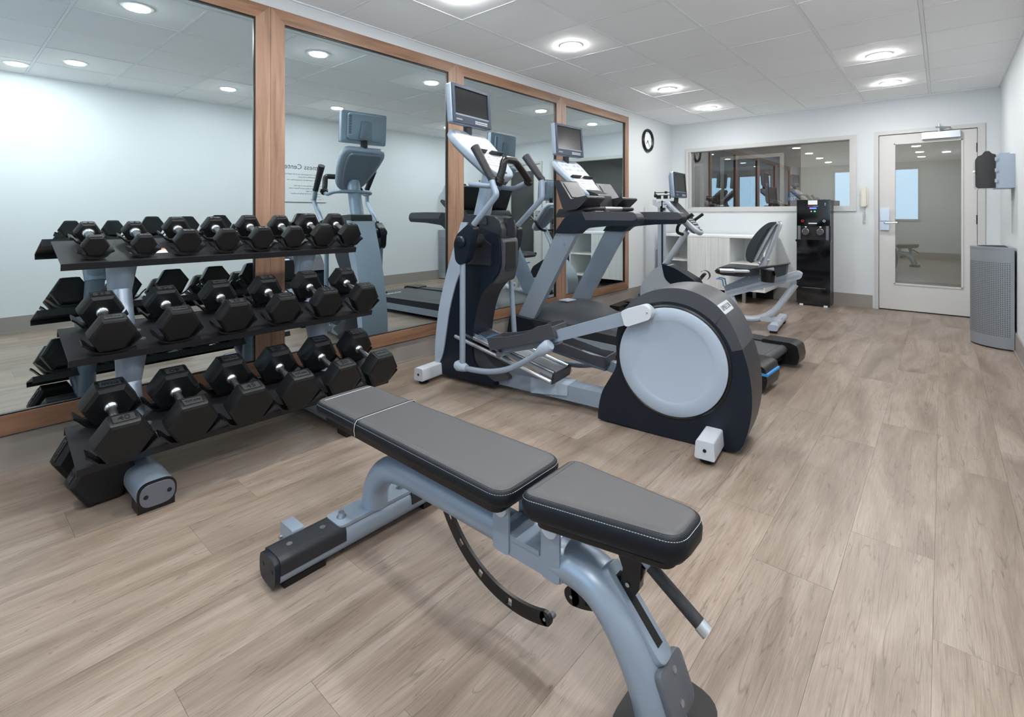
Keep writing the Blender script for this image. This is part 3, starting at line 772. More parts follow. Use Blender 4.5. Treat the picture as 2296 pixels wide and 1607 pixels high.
# slot housing on the leg
g = G()
P0, P1 = Vector((bx(-0.577), 0, 0.303)), Vector((bx(-0.462), 0, 0.178)); d = (P1-P0).normalized(); nn = Vector((-d.z, 0, d.x)); nn = nn if nn.x > 0 else -nn
g.prism(rpoly([(-0.02, -0.027), (0.185, -0.027), (0.185, 0.027), (-0.02, 0.027)], 0.02, 5), -0.022, 0.012, 'z', 0.004, M=basis(P0, d, (0, 1, 0)) if basis(P0, d, (0, 1, 0)).col[2].xyz.dot(nn) > 0 else basis(P0, d, (0, -1, 0)))
g.build('slot_housing', silver, bench)
g = G(); Mh = basis(P0, d, (0, 1, 0)) if basis(P0, d, (0, 1, 0)).col[2].xyz.dot(nn) > 0 else basis(P0, d, (0, -1, 0))
g.box(0.005, 0.155, -0.011, 0.011, 0.0100, 0.0126, M=Mh); g.build('slot_opening', darkvoid, bench)
G().prism([(bx(-0.575), 0.390), (bx(-0.500), 0.390), (bx(-0.508), 0.30), (bx(-0.545), 0.235), (bx(-0.56), 0.26), (bx(-0.548), 0.33)], -0.010, 0.010, 'y', 0.003, 1).build('seat_support_blade', black, bench)
G().cyl((bx(-0.535), -0.0115, 0.300), (bx(-0.535), -0.014, 0.300), 0.005, n=10).build('blade_screw', steel, bench)
G().ball((bx(-0.497), 0.022, 0.352), 0.015).build('orange_pull_knob', orange, bench)
# pull handle
h0, h1 = Vector((bx(-0.482), 0.0, 0.355)), Vector((bx(-0.372), 0.0, 0.285)); hd = (h1-h0).normalized()
G().cyl(h0-hd*0.04, h0, 0.011, n=14).build('handle_stem', silver, bench)
G().cyl(h0-hd*0.005, h1-hd*0.008, 0.0135, n=18, bev=0.002).build('foam_handle', foam, bench)
G().cyl(h1-hd*0.008, h1+hd*0.012, 0.0150, n=18, bev=0.004).build('handle_cap', alum, bench)
# front foot plate and rubber base
pt_, pb2 = Vector((bx(-0.452), 0.012, 0.168)), Vector((bx(-0.412), 0.012, 0.072))
Mq = basis((pt_+pb2)/2, (0, 1, 0), pt_-pb2)
if Mq.col[2].xyz.x < 0: Mq = basis((pt_+pb2)/2, (0, -1, 0), pt_-pb2)
fp = G().prism(rpoly([(-0.052, -0.052), (0.052, -0.052), (0.052, 0.052), (-0.052, 0.052)], 0.022, 5), -0.012, 0.004, 'z', 0.002, 2, M=Mq).build('leg_face_plate', plate_gray, bench)
for q_ in (-0.028, 0.028): G().cyl(Mq @ Vector((q_*0.2, q_, 0.0035)), Mq @ Vector((q_*0.2, q_, 0.0055)), 0.007, n=14).build('plate_screw', steel, fp)
G().prism(rpoly([(bx(-0.545), -0.115), (bx(-0.365), -0.115), (bx(-0.365), 0.125), (bx(-0.545), 0.125)], 0.075, 6), 0.0, 0.042, 'z', 0.010, 3).build('rubber_base', rubber, bench)
# cross foot
xf = bx(-1.545)
def yprism(g, prof, a, b, bev=0): g.prism(prof, a, b, 'y', bev)
fp_ = rpoly([(xf-0.052, 0.016), (xf+0.052, 0.016), (xf+0.052, 0.098), (xf-0.052, 0.098)], 0.036, 6)
g = G(); yprism(g, fp_, -0.352, 0.352); g.build('cross_foot', silver, bench)
for s_ in (-1, 1):
    cv = rpoly([(xf-0.0545, 0.052), (xf-0.0545, 0.101), (xf+0.0545, 0.101), (xf+0.0545, 0.052), (xf+0.0495, 0.052), (xf+0.0495, 0.095), (xf-0.0495, 0.095), (xf-0.0495, 0.052)], [0.0, 0.034, 0.034, 0, 0, 0.03, 0.03, 0], 6)
    a, b = sorted((s_*0.352, s_*0.135)); g = G(); g.prism(cv, a, b, 'y'); gp = g.build('grip_sleeve', dark, bench)
    for yy in (0.19, 0.30): G().cyl((xf, s_*yy, 0.1005), (xf, s_*yy, 0.1030), 0.009, n=16).build('sleeve_screw', steel, gp)
    a, b = sorted((s_*0.352, s_*0.368)); ec = G().prism(rpoly([(xf-0.053, 0.015), (xf+0.053, 0.015), (xf+0.053, 0.099), (xf-0.053, 0.099)], 0.034, 6), a, b, 'y', 0.004).build('end_cap', navy, bench)
    for dx in (-0.03, 0.03): G().cyl((xf+dx, s_*0.3675, 0.062), (xf+dx, s_*0.3695, 0.062), 0.006, n=10).build('cap_hole', black, ec)
    a, b = sorted((s_*0.335, s_*0.20)); G().box(xf-0.040, xf+0.040, a, b, 0, 0.020, 0.004, 1).build('rubber_foot', black, bench)
g = G(); g.prism(rpoly([(xf-0.047, -0.155), (xf+0.047, -0.155), (xf+0.047, 0.155), (xf-0.047, 0.155)], 0.018, 4), 0.094, 0.104, 'z', 0.003, 1); g.build('mounting_plate', silver, bench)
for s_ in (-1, 1):
    G().lathe([(0, 0.104), (0.016, 0.104), (0.016, 0.107), (0.010, 0.107), (0.010, 0.121), (0.0, 0.121)], (xf, s_*0.122, 0), 'z', 16).build('mounting_bolt', steel, bench)
g = G(); g.prism(rpoly([(xf-0.125, 0.055), (xf-0.04, 0.055), (xf-0.04, 0.110), (xf-0.125, 0.110)], 0.01), -0.272, -0.232, 'y', 0.004); g.build('wheel_bracket', silver, bench)
G().cyl((xf-0.115, -0.280, 0.062), (xf-0.115, -0.225, 0.062), 0.007, n=12).build('bracket_bolt', steel, bench)

# ------------------------------------------------------------------ shared gym console pieces
def monitor(par, s, z0, z1, hw, tilt=0.0, pre=''):
    """screen facing +x (local), centre at s"""
    zc = (z0+z1)/2; hh = (z1-z0)/2
    M = Matrix.Translation((s, 0, zc)) @ Matrix.Rotation(tilt, 4, 'Y')
    g = G(); g.prism(rpoly([(-hw, -hh), (hw, -hh), (hw, hh), (-hw, hh)], 0.018, 4), -0.045, 0.0, 'x', 0.006, 2, M=M); mo = g.build('monitor_shell', silver, par)
    g = G(); g.prism(rpoly([(-hw*0.78, -hh*0.8), (hw*0.78, -hh*0.8), (hw*0.78, hh*0.85), (-hw*0.78, hh*0.85)], 0.03, 4), -0.070, -0.040, 'x', 0.008, 2, M=M); g.build('monitor_back', silver, mo)
    g = G()
    for k in range(12):
        yy = -hw*0.68; g.box(-0.0712, -0.069, yy-0.012, yy+0.012, hh*0.65-k*0.013, hh*0.65-k*0.013+0.005, M=M)
    g.build('vent_slots', black, mo)['kind'] = 'stuff'
    G().prism(rpoly([(-0.06, -hh*0.75), (0.06, -hh*0.75), (0.045, hh*0.45), (-0.045, hh*0.45)], 0.02), -0.082, -0.065, 'x', 0.006, 2, M=M).build('monitor_bracket', silver_dk, mo)
    # bezel ring
    g = G(); zb = -hh+0.058; sw = hw-0.030; zt = hh-0.026
    outer = rpoly([(-hw+0.002, -hh+0.002), (hw-0.002, -hh+0.002), (hw-0.002, hh-0.002), (-hw+0.002, hh-0.002)], 0.016, 4)
    g.box(0.0, 0.010, -hw+0.004, -sw, -hh+0.004, hh-0.004, 0.002, 1, M=M); g.box(0.0, 0.010, sw, hw-0.004, -hh+0.004, hh-0.004, 0.002, 1, M=M)
    g.box(0.0, 0.010, -sw, sw, zt, hh-0.004, 0.002, 1, M=M); g.box(0.0, 0.010, -sw, sw, -hh+0.004, zb, 0.002, 1, M=M); g.build('bezel', bezel, mo)
    G().box(0.0, 0.004, -sw, sw, zb, zt, M=M).build('screen', screen, mo)
    G().box(0.004, 0.0075, -sw, sw, zb-0.001, zb+0.010, M=M).build('screen_sill', silver_dk, mo)
    g = G()
    for k in range(8):
        for j in range(2): g.box(0.0095, 0.0125, 0.02+k*0.017, 0.031+k*0.017, -hh+0.018+j*0.013, -hh+0.026+j*0.013, M=M)
    g.build('control_buttons', white_pl, mo)['kind'] = 'stuff'
    g = G(); g.box(0.0095, 0.0122, -hw+0.03, -hw+0.09, -hh+0.022, -hh+0.034, 0.002, 1, M=M); g.build('speaker_grille', silver_dk, mo)
    return mo
def console(par, top, bot, wt, wb, th, face, ledge=0.52, dark_face=False, recess=True):
    """console slab from top (s,z) to bottom (s,z); wt, wb half widths"""
    T = Vector((top[0], 0, top[1])); Bp = Vector((bot[0], 0, bot[1])); L = (T-Bp).length
    M = basis(Bp, (0, 1, 0), T-Bp)     # x = n, y = up the slab, z = normal
    # make normal face the user (+x, up)
    if M.col[2].xyz.x < 0: M = basis(Bp, (0, -1, 0), T-Bp)
    out = rpoly([(-wb, 0), (wb, 0), (wt*0.93, L*0.55), (wt, L*0.86), (wt*0.86, L), (-wt*0.86, L), (-wt, L*0.86), (-wt*0.93, L*0.55)], [wb*0.95, wb*0.95, 0.2, 0.06, 0.05, 0.05, 0.06, 0.2], 7)
    g = G(); g.prism(out, -th, 0, 'z', 0.016, 3, M=M); c = g.build('console_body', face, par, smooth=50)
    sh = [(p[0]*0.78, 0.05+p[1]*0.86) for p in out]
    G().prism(sh, -th-0.03, -th+0.004, 'z', 0.02, 2, M=M).build('console_back_shell', silver_dk, c, smooth=50)
    ins = rpoly([(-wt*0.80, L*0.50), (wt*0.80, L*0.50), (wt*0.84, L*0.86), (wt*0.74, L*0.95), (-wt*0.74, L*0.95), (-wt*0.84, L*0.86)], 0.02, 4)
    fm = midgrey if dark_face else white_pl
    f1 = G().prism(ins, 0.0, 0.003, 'z', 0.001, 1, M=M).build('display_panel', fm, c)
    ins = rpoly([(-wb*0.85, L*0.22), (wb*0.85, L*0.22), (wt*0.78, L*0.47), (-wt*0.78, L*0.47)], 0.03, 5)
    f2 = G().prism(ins, 0.0, 0.003, 'z', 0.001, 1, M=M).build('keypad_panel', fm, c)
    g = G()
    for j in range(3):
        for i in range(-3, 4):
            if i == 0: continue
            g.box(i*wb*0.20-0.008, i*wb*0.20+0.008, L*(0.27+0.06*j), L*(0.27+0.06*j)+0.010, 0.003, 0.0055, M=M)
    g.build('keypad_buttons', paper if dark_face else silver, c)['kind'] = 'stuff'
    g = G()
    for j in range(2):
        for i in (-2, -1, 1, 2):
            g.box(i*wt*0.30-0.018, i*wt*0.30+0.018, L*(0.68+0.12*j), L*(0.68+0.12*j)+0.024, 0.003, 0.0042, M=M)
    g.box(-wt*0.5, wt*0.5, L*0.90, L*0.925, 0.003, 0.0042, M=M)
    g.build('display_windows', dark if dark_face else cover, c)['kind'] = 'stuff'
    for s_ in (-1, 1):
        a, b = sorted((s_*wt*0.12, s_*wt*0.78))
        g = G(); g.prism([(-0.0, 0.0), (0.032, 0.012), (0.034, 0.022), (0.0, 0.022)], a, b, 'x', 0.003, 1, M=M @ Matrix.Translation((0, L*ledge, 0)) @ basis((0, 0, 0), (1, 0, 0), (0, 0, 1)))
        g.build('reading_ledge', dark, c)
    g = G(); g.prism(rpoly([(-0.024, L*0.07), (0.024, L*0.07), (0.024, L*0.17), (-0.024, L*0.17)], 0.006), 0.0, 0.006, 'z', 0.002, 1, M=M); st_ = g.build('stop_switch', dark, c)
    G().prism(rpoly([(-0.010, L*0.09), (0.010, L*0.09), (0.010, L*0.13), (-0.010, L*0.13)], 0.003), 0.006, 0.008, 'z', M=M).build('switch_label', paper, st_)
    return c, M, L

# ------------------------------------------------------------------ elliptical trainer
ell = thing('elliptical_trainer', 'silver and navy elliptical trainer with a large round grey flywheel cover, nearest machine', 'exercise machine', (-1.7, 2.5, 0), math.radians(6))
# flywheel housing
hp = [(0.255, 0.012), (0.262, 0.09), (0.283, 0.17), (0.325, 0.245), (0.362, 0.32), (0.362, 0.41), (0.362, 0.48), (0.388, 0.57), (0.44, 0.655), (0.54, 0.722), (0.66, 0.752), (0.765, 0.742), (0.865, 0.692), (0.935, 0.610), (0.985, 0.50), (1.018, 0.37), (1.026, 0.24), (1.008, 0.12), (0.972, 0.030), (0.90, 0.012), (0.60, 0.004)]
hp = [tuple(p) for p in smooth_line([Vector((a, b, 0)) for a, b in hp], 3)]; hp = [(p[0], p[1]) for p in hp]
fh = G().prism(hp, -0.145, 0.145, 'y', 0.028, 4).build('flywheel_housing', navy, ell, smooth=50)
# lighter upper shroud band over the crown
band = []
crown = [(0.36, 0.55), (0.44, 0.660), (0.54, 0.727), (0.66, 0.757), (0.765, 0.747), (0.865, 0.697), (0.935, 0.614), (0.985, 0.50)]
cs = smooth_line([Vector((a, b, 0)) for a, b in crown], 4)
cx, cz = 0.655, 0.39
outer = [(p.x+(p.x-cx)*0.006, p.y+(p.y-cz)*0.006) for p in cs]
inner = [(cx+(p.x-cx)*0.5, cz+(p.y-cz)*0.5) for p in cs]
inner = []
for p in cs:
    v = Vector((p.x-cx, p.y-cz)); v = v.normalized()*0.300; inner.append((cx+v.x, cz+v.y))
G().prism(outer+inner[::-1], -0.1485, 0.1485, 'y', 0.030, 4).build('crown_shroud', midgrey, fh, smooth=50)
g = G()
pth = []
g.tube([(0.865, -0.150, 0.60), (0.90, -0.147, 0.655)], 0.0012, n=5); g.build('shroud_seam', black, fh)
for s_ in (-1, 1):
    a, b = s_*0.142, s_*0.151
    G().lathe([(0.285, a), (0.285, b), (0.276, b+s_*0.004), (0.272, b), (0.272, a)], (cx, 0, cz), 'y', 64).build('disc_rim', black, fh)
    G().lathe([(0.0, s_*0.154), (0.195, s_*0.154), (0.205, s_*0.1575), (0.215, s_*0.160), (0.262, s_*0.160), (0.270, s_*0.156), (0.271, s_*0.148), (0.0, s_*0.148)], (cx, 0, cz), 'y', 72).build('flywheel_cover', cover, fh, smooth=40)
# brand plate on crown
pc = Vector((0.888, -0.048, 0.670)); tdir = Vector((0.105, 0, -0.118)).normalized()
Mlog = basis(pc, (0, 1, 0), -tdir)
if Mlog.col[2].xyz.x < 0: Mlog = basis(pc, (0, -1, 0), -tdir)
nrm = Mlog.col[2].xyz
Mlog = Matrix.Translation(nrm*0.006) @ Mlog
lp = G().prism(rpoly([(-0.100, -0.027), (0.100, -0.027), (0.100, 0.027), (-0.100, 0.027)], 0.013, 4), -0.008, 0.002, 'z', 0.001, 1, M=Mlog).build('brand_plate', white_pl, fh)
text('brand_lettering', '///PRECOR', 0.037, Mlog @ Matrix.Translation((0, 0, 0.0025)), plate_gray, lp, 0.0006)
# rear foot
def footbar(par, s0, s1, n0, n1, z0, z1, m=white_pl):
    f_ = G().prism(rpoly([(s0, z0), (s1, z0), (s1-0.006, z1), (s0+0.006, z1)], 0.010, 3), n0, n1, 'y', 0.010, 3).build('foot_bar', m, par)
    for nn in (n0, n1):
        sg_ = -1 if nn == n0 else 1
        G().cyl(((s0+s1)/2+0.0, nn+sg_*0.0, (z0+z1)/2), ((s0+s1)/2, nn+sg_*0.002, (z0+z1)/2), 0.008, n=12).build('foot_plug', black, f_)
        G().lathe([(0, 0), (0.030, 0), (0.034, 0.006), (0.026, 0.014), (0.016, 0.018), (0.016, z0+0.004), (0, z0+0.004)], ((s0+s1)/2, nn-sg_*0.05, 0), 'z', 20).build('levelling_foot', black, f_)
    return f_
footbar(ell, 0.815, 0.905, -0.325, 0.325, 0.026, 0.108)
footbar(ell, -1.015, -0.930, -0.290, 0.290, 0.024, 0.105)
# rail
rl = G().box(-0.93, 0.30, -0.052, 0.052, 0.030, 0.118, 0.006).build('base_rail', silver, ell)
G().prism(rpoly([(-0.235, 0.028), (0.02, 0.060), (0.02, 0.124), (-0.06, 0.124), (-0.09, 0.185), (-0.165, 0.185), (-0.175, 0.124), (-0.235, 0.124)], 0.008), -0.062, 0.062, 'y', 0.004).build('ramp_pedestal', cover, ell)
# front column
lb_ = [(-0.987, 0.09), (-0.985, 0.25), (-0.952, 0.48), (-0.908, 0.64), (-0.859, 0.795), (-0.787, 0.980), (-0.752, 1.075)]
bd_ = [(-0.700, 1.075), (-0.722, 0.90), (-0.745, 0.78), (-0.800, 0.66), (-0.855, 0.49), (-0.885, 0.335), (-0.915, 0.18), (-0.955, 0.09)]
bd_s = smooth_line([Vector((a, b, 0)) for a, b in bd_], 3); lb_s = smooth_line([Vector((a, b, 0)) for a, b in lb_], 3)
G().prism([(p.x, p.y) for p in lb_s]+[(p.x, p.y) for p in bd_s], -0.115, 0.115, 'y', 0.035, 4).build('front_shroud', cover, ell, smooth=50)
rb_ = [(-0.455, 1.00), (-0.440, 0.90), (-0.445, 0.78), (-0.500, 0.70), (-0.580, 0.61), (-0.625, 0.50), (-0.655, 0.35), (-0.660, 0.20), (-0.60, 0.11), (-0.50, 0.06), (-0.48, 0.03)]
rb_s = smooth_line([Vector((a, b, 0)) for a, b in rb_], 3)
colp = [(-0.96, 0.03), (-0.972, 0.10), (-0.935, 0.22), (-0.90, 0.36), (-0.87, 0.50), (-0.82, 0.66), (-0.765, 0.79), (-0.74, 0.92), (-0.715, 1.07)]
cb = G().prism(colp+[(p.x, p.y) for p in rb_s], -0.105, 0.105, 'y', 0.020, 3).build('column_body', navy, ell, smooth=50)
G().prism(rpoly([(-0.757, 1.062), (-0.545, 1.062), (-0.555, 1.118), (-0.738, 1.128)], 0.012), -0.098, 0.098, 'y', 0.012, 3).build('column_cap', dark, ell)
bh = G().prism(rpoly([(-0.560, 0.66), (-0.455, 0.70), (-0.428, 0.80), (-0.428, 0.955), (-0.45, 0.985), (-0.56, 0.985)], 0.02), -0.085, 0.085, 'y', 0.012, 2).build('bottle_holder', midgrey, ell)
G().prism(rpoly([(-0.052, 0.775), (0.052, 0.775), (0.052, 0.945), (-0.052, 0.945)], 0.01), -0.430, -0.4262, 'x').build('holder_opening', darkvoid, bh)
G().prism(rpoly([(-0.058, 0.769), (0.058, 0.769), (0.058, 0.951), (-0.058, 0.951)], 0.012), -0.430, -0.4272, 'x').build('opening_rim', dark, bh)
g = G(); g.prism(smooth_dome := [(-0.62, 0.98), (-0.44, 0.98), (-0.436, 1.03), (-0.455, 1.085), (-0.50, 1.115), (-0.57, 1.12), (-0.62, 1.10)], -0.088, 0.088, 'y', 0.03, 4); dm = g.build('upper_holder_dome', dark, ell, smooth=50)
G().prism(rpoly([(-0.032, 0.985), (0.055, 0.985), (0.055, 1.07), (0.035, 1.105), (-0.015, 1.105), (-0.032, 1.07)], 0.02), -0.48, -0.4345, 'x').build('cup_recess', navy, dm)
# pivot axle
G().cyl((-0.60, -0.27, 0.958), (-0.60, 0.27, 0.958), 0.045, n=24).build('pivot_axle', dark, ell)
G().prism([(p[0], p[1]) for p in [(-0.72, 0.80), (-0.50, 0.80), (-0.50, 0.93), (-0.62, 1.01), (-0.70, 1.0)]], -0.12, 0.12, 'y', 0.02, 2).build('axle_shroud', dark, ell)
for s_ in (-1, 1):
    n = s_*0.255
    arm_t = [(-0.372, 1.285), (-0.350, 1.245), (-0.365, 1.20), (-0.528, 1.065)] if s_ < 0 else [(-0.345, 1.285), (-0.345, 1.235), (-0.368, 1.19), (-0.545, 1.05)]
    top = (-0.520, 1.545) if s_ < 0 else (-0.478, 1.532)
    g0 = (-0.392, 1.345) if s_ < 0 else (-0.352, 1.372)
    ma = G().tube(fillet([(g0[0], n, g0[1]), (arm_t[0][0], n, arm_t[0][1]), (arm_t[1][0], n, arm_t[1][1]), (arm_t[3][0], n, arm_t[3][1])], 0.05), 0.0190, n=16).build('moving_handle', silver, ell)
    G().cyl((top[0], n, top[1]), (g0[0]+0.004, n, g0[1]-0.006), 0.0285, 0.0225, n=20, bev=0.007).build('foam_grip', foam, ma)
    G().cyl((g0[0]+0.001, n, g0[1]+0.004), (g0[0]+0.006, n, g0[1]-0.010), 0.0240, n=18).build('grip_collar', black, ma)
    e0 = (arm_t[3][0], arm_t[3][1])
    pv = (-0.605, 0.958)
    bt = [(e0[0]-0.022, e0[1]+0.005), (e0[0]+0.022, e0[1]-0.018), (pv[0]+0.075, pv[1]-0.005), (pv[0]+0.040, pv[1]-0.115), (pv[0]-0.012, pv[1]-0.150), (pv[0]-0.050, pv[1]-0.120), (pv[0]-0.062, pv[1]-0.01), (pv[0]-0.035, pv[1]+0.045)]
    G().prism(rpoly(bt, 0.02, 4), n-0.030, n+0.030, 'y', 0.012, 3).build('arm_boot', navy, ell, smooth=50)
    a = n+s_*0.028
    G().lathe([(0, a), (0.036, a), (0.038, a+s_*0.014), (0.030, a+s_*0.026), (0, a+s_*0.030)], (pv[0], 0, pv[1]), 'y', 24).build('pivot_cap', navy, ell)
    lo = (-0.620, 0.175) if s_ < 0 else (-0.565, 0.170)
    hi = (-0.618, 0.845) if s_ < 0 else (-0.618, 0.84)
    G().cyl((hi[0], n, hi[1]), (lo[0], n, lo[1]), 0.0185, n=16).build('lower_arm', silver, ell)
    # link arm back to pedal
    if s_ < 0:
        lp_ = [(-0.645, n, 0.168), (-0.55, n, 0.165), (-0.40, n, 0.178), (-0.25, n, 0.225), (-0.10, n, 0.315), (-0.02, n, 0.375)]
        pa0, pa1 = (0.46, -0.190, 0.600), (-0.02, -0.190, 0.425)
    else:
        lp_ = [(-0.60, n, 0.168), (-0.42, n, 0.150), (-0.22, n, 0.145), (-0.05, n, 0.150), (0.08, n, 0.185)]
        pa0, pa1 = (0.42, 0.190, 0.170), (-0.02, 0.190, 0.235)
    G().tube(smooth_line(lp_, 4), 0.0175, n=14).build('link_arm', silver, ell)
    q = Vector(lp_[0]); G().tube([q+Vector((-0.028, 0, 0.004)), q+Vector((-0.010, 0, 0.004)), q+Vector((0.025, 0, 0.002)), q+Vector((0.06, 0, -0.001))], [0.024, 0.034, 0.031, 0.022], n=18, bev=0.004).build('link_boot', cover, ell, smooth=50)
    q = Vector(lp_[-1]); qd = (Vector(lp_[-1])-Vector(lp_[-2])).normalized()
    G().tube([q-qd*0.055, q-qd*0.015, q+qd*0.03, q+qd*0.05], [0.021, 0.033, 0.037, 0.028], n=18, bev=0.004).build('link_boot', cover, ell, smooth=50)
    # pedal arm beam and crank boot
    A_, B_ = Vector(pa1), Vector(pa0); dd_ = (B_-A_).normalized(); up_ = Vector((-dd_.z, 0, dd_.x))
    g = G(); pts = [A_+up_*-0.03, B_+up_*-0.034, B_+up_*0.034, A_+up_*0.030]
    g.prism([(p.x, p.z) for p in pts], pa0[1]-0.022, pa0[1]+0.022, 'y', 0.006, 2); g.build('pedal_arm', silver, ell)
    C_ = B_+dd_*0.045
    pts = [B_-dd_*0.035+up_*-0.043, C_+dd_*0.065+up_*-0.035, C_+dd_*0.085, C_+dd_*0.062+up_*0.042, B_-dd_*0.03+up_*0.043]
    g = G(); g.prism(rpoly([(p.x, p.z) for p in pts], 0.022, 4), pa0[1]-0.034, pa0[1]+0.030, 'y', 0.010, 3); kb = g.build('crank_boot', white_pl, ell, smooth=50)
    G().cyl((C_+dd_*0.06)-Vector((0, s_*-0.034, 0)), (C_+dd_*0.06)+Vector((0, s_*0.0375, 0)), 0.004, n=10).build('boot_screw', steel, kb)
    # pedal tray
    if s_ < 0: P_ = [(-0.410, 0.312), (0.035, 0.445)]
    else: P_ = [(0.185, 0.225), (-0.28, 0.300)]
    t0, t1 = Vector((P_[0][0], 0, P_[0][1])), Vector((P_[1][0], 0, P_[1][1]))
    toe = t0 if s_ < 0 else t1
    o_ = Vector((min(t0.x, t1.x), 0, t0.z if t0.x < t1.x else t1.z)); o2 = Vector((max(t0.x, t1.x), 0, t1.z if t0.x < t1.x else t0.z))
    L_ = (o2-o_).length; Mp = basis(o_+Vector((0, s_*0.165, 0)), o2-o_, (0, 1, 0))
    g = G(); g.box(0, L_, -0.075, 0.075, -0.012, 0.004, 0.003, 1, M=Mp); pd = g.build('pedal_deck', midgrey, ell)
    hi_end, lo_end = (0.105, 0.060) if s_ < 0 else (0.055, 0.070)
    for yy in (-0.080, 0.074):
        # side wall taller towards one end
        wl_ = [(0, -0.012), (L_, -0.012), (L_, hi_end-0.03 if s_ < 0 else 0.058), (L_*0.8, 0.075 if s_ < 0 else 0.045), (L_*0.6, 0.050), (L_*0.3, 0.052), (0, 0.068)]
        G().prism(wl_, yy, yy+0.006, 'y', 0.002, 1, M=Mp).build('pedal_side_wall', midgrey, pd)
    G().box(-0.006, 0.002, -0.080, 0.080, -0.012, 0.068, 0.002, 1, M=Mp).build('pedal_end_wall', midgrey, pd)
    G().box(L_-0.002, L_+0.006, -0.080, 0.080, -0.012, 0.058, 0.002, 1, M=Mp).build('pedal_end_wall', midgrey, pd)
    g = G()
    for k in range(9): g.box(L_*(0.08+0.09*k), L_*(0.08+0.09*k)+0.008, -0.06, 0.06, 0.004, 0.0065, M=Mp)
    g.build('pedal_treads', dark, pd)['kind'] = 'stuff'
    # lower support beam and roller
    g = G(); g.box(0.0, L_*0.98, -0.022, 0.022, -0.050, -0.012, 0.004, 1, M=Mp); g.build('pedal_beam', silver_dk, pd)
    G().cyl(Mp @ Vector((0.03, -0.05, -0.045)), Mp @ Vector((0.03, 0.05, -0.045)), 0.020, n=18).build('roller', steel, pd)
# ramp
R0, R1 = Vector((-0.76, 0, 0.325)), Vector((-0.05, 0, 0.160))
Mr = basis(R0, R1-R0, (0, 1, 0)); LR = (R1-R0).length
rp = G().box(0, LR, -0.105, 0.105, 0.0, 0.022, 0.003, 1, M=Mr).build('ramp_deck', alum, ell)
g = G()
for yy in (-0.085, 0.085): g.cyl(Mr @ Vector((0.02, yy, 0.030)), Mr @ Vector((LR-0.01, yy, 0.030)), 0.009, n=10)
g.build('ramp_track', chrome, rp)
for yy in (-0.125, 0.125):
    G().cyl(Mr @ Vector((-0.03, yy, -0.02)), Mr @ Vector((LR, yy, -0.015)), 0.012, n=12).build('ramp_side_tube', alum, rp)
g = G(); g.box(LR-0.01, LR+0.004, -0.11, 0.11, -0.035, 0.03, 0.003, 1, M=Mr); g.build('ramp_end', dark, rp)
G().box(0.04, 0.20, -0.045, 0.085, 0.022, 0.0245, 0.001, 1, M=Mr).build('blue_ramp_pad', blue, rp)
G().box(-0.01, 0.16, -0.04, 0.10, 0.0245, 0.030, 0.002, 1, M=Mr).build('grey_ramp_pad', midgrey, rp)
G().prism(rpoly([(-0.62, 0.02), (-0.38, 0.085), (-0.38, 0.105), (-0.50, 0.16), (-0.60, 0.24), (-0.67, 0.26)], 0.02), -0.09, 0.09, 'y', 0.012, 2).build('lift_motor_cover', midgrey, ell)
# post, console, monitor
G().tube([(-0.668, 0, 1.105), (-0.600, 0, 1.345), (-0.585, 0, 1.42)], 0.056, n=28, k=1.0).build('console_post', silver, ell)
c_, M_, L_ = console(ell, (-0.802, 1.705), (-0.448, 1.372), 0.200, 0.115, 0.055, cover)
monitor(ell, -0.755, 1.728, 1.998, 0.207, math.radians(-4))
G().cyl((-0.79, 0, 1.65), (-0.79, 0, 1.80), 0.03, n=16).build('monitor_neck', dark, ell)
hb = G().tube(fillet([(-0.385, -0.178, 1.325), (-0.455, -0.178, 1.302), (-0.615, -0.185, 1.322), (-0.650, -0.13, 1.325), (-0.655, 0.10, 1.322), (-0.63, 0.15, 1.317), (-0.51, 0.155, 1.302), (-0.395, 0.152, 1.345)], 0.035), 0.0165, n=14).build('fixed_handlebar', silver, ell)
G().tube(fillet([(-0.395, -0.180, 1.330), (-0.375, -0.165, 1.400), (-0.365, -0.160, 1.468), (-0.370, -0.035, 1.468), (-0.375, 0.070, 1.402), (-0.385, 0.150, 1.352)], 0.03), 0.0235, n=16).build('handlebar_grip', black, hb)
for (a, b) in (((-0.375, -0.180, 1.352), (-0.405, -0.180, 1.318)), ((-0.370, 0.150, 1.358), (-0.405, 0.156, 1.345))):
    G().tube([a, (Vector(a)+Vector(b))/2, b], [0.026, 0.036, 0.030], n=16, bev=0.006).build('grip_end', black, hb)

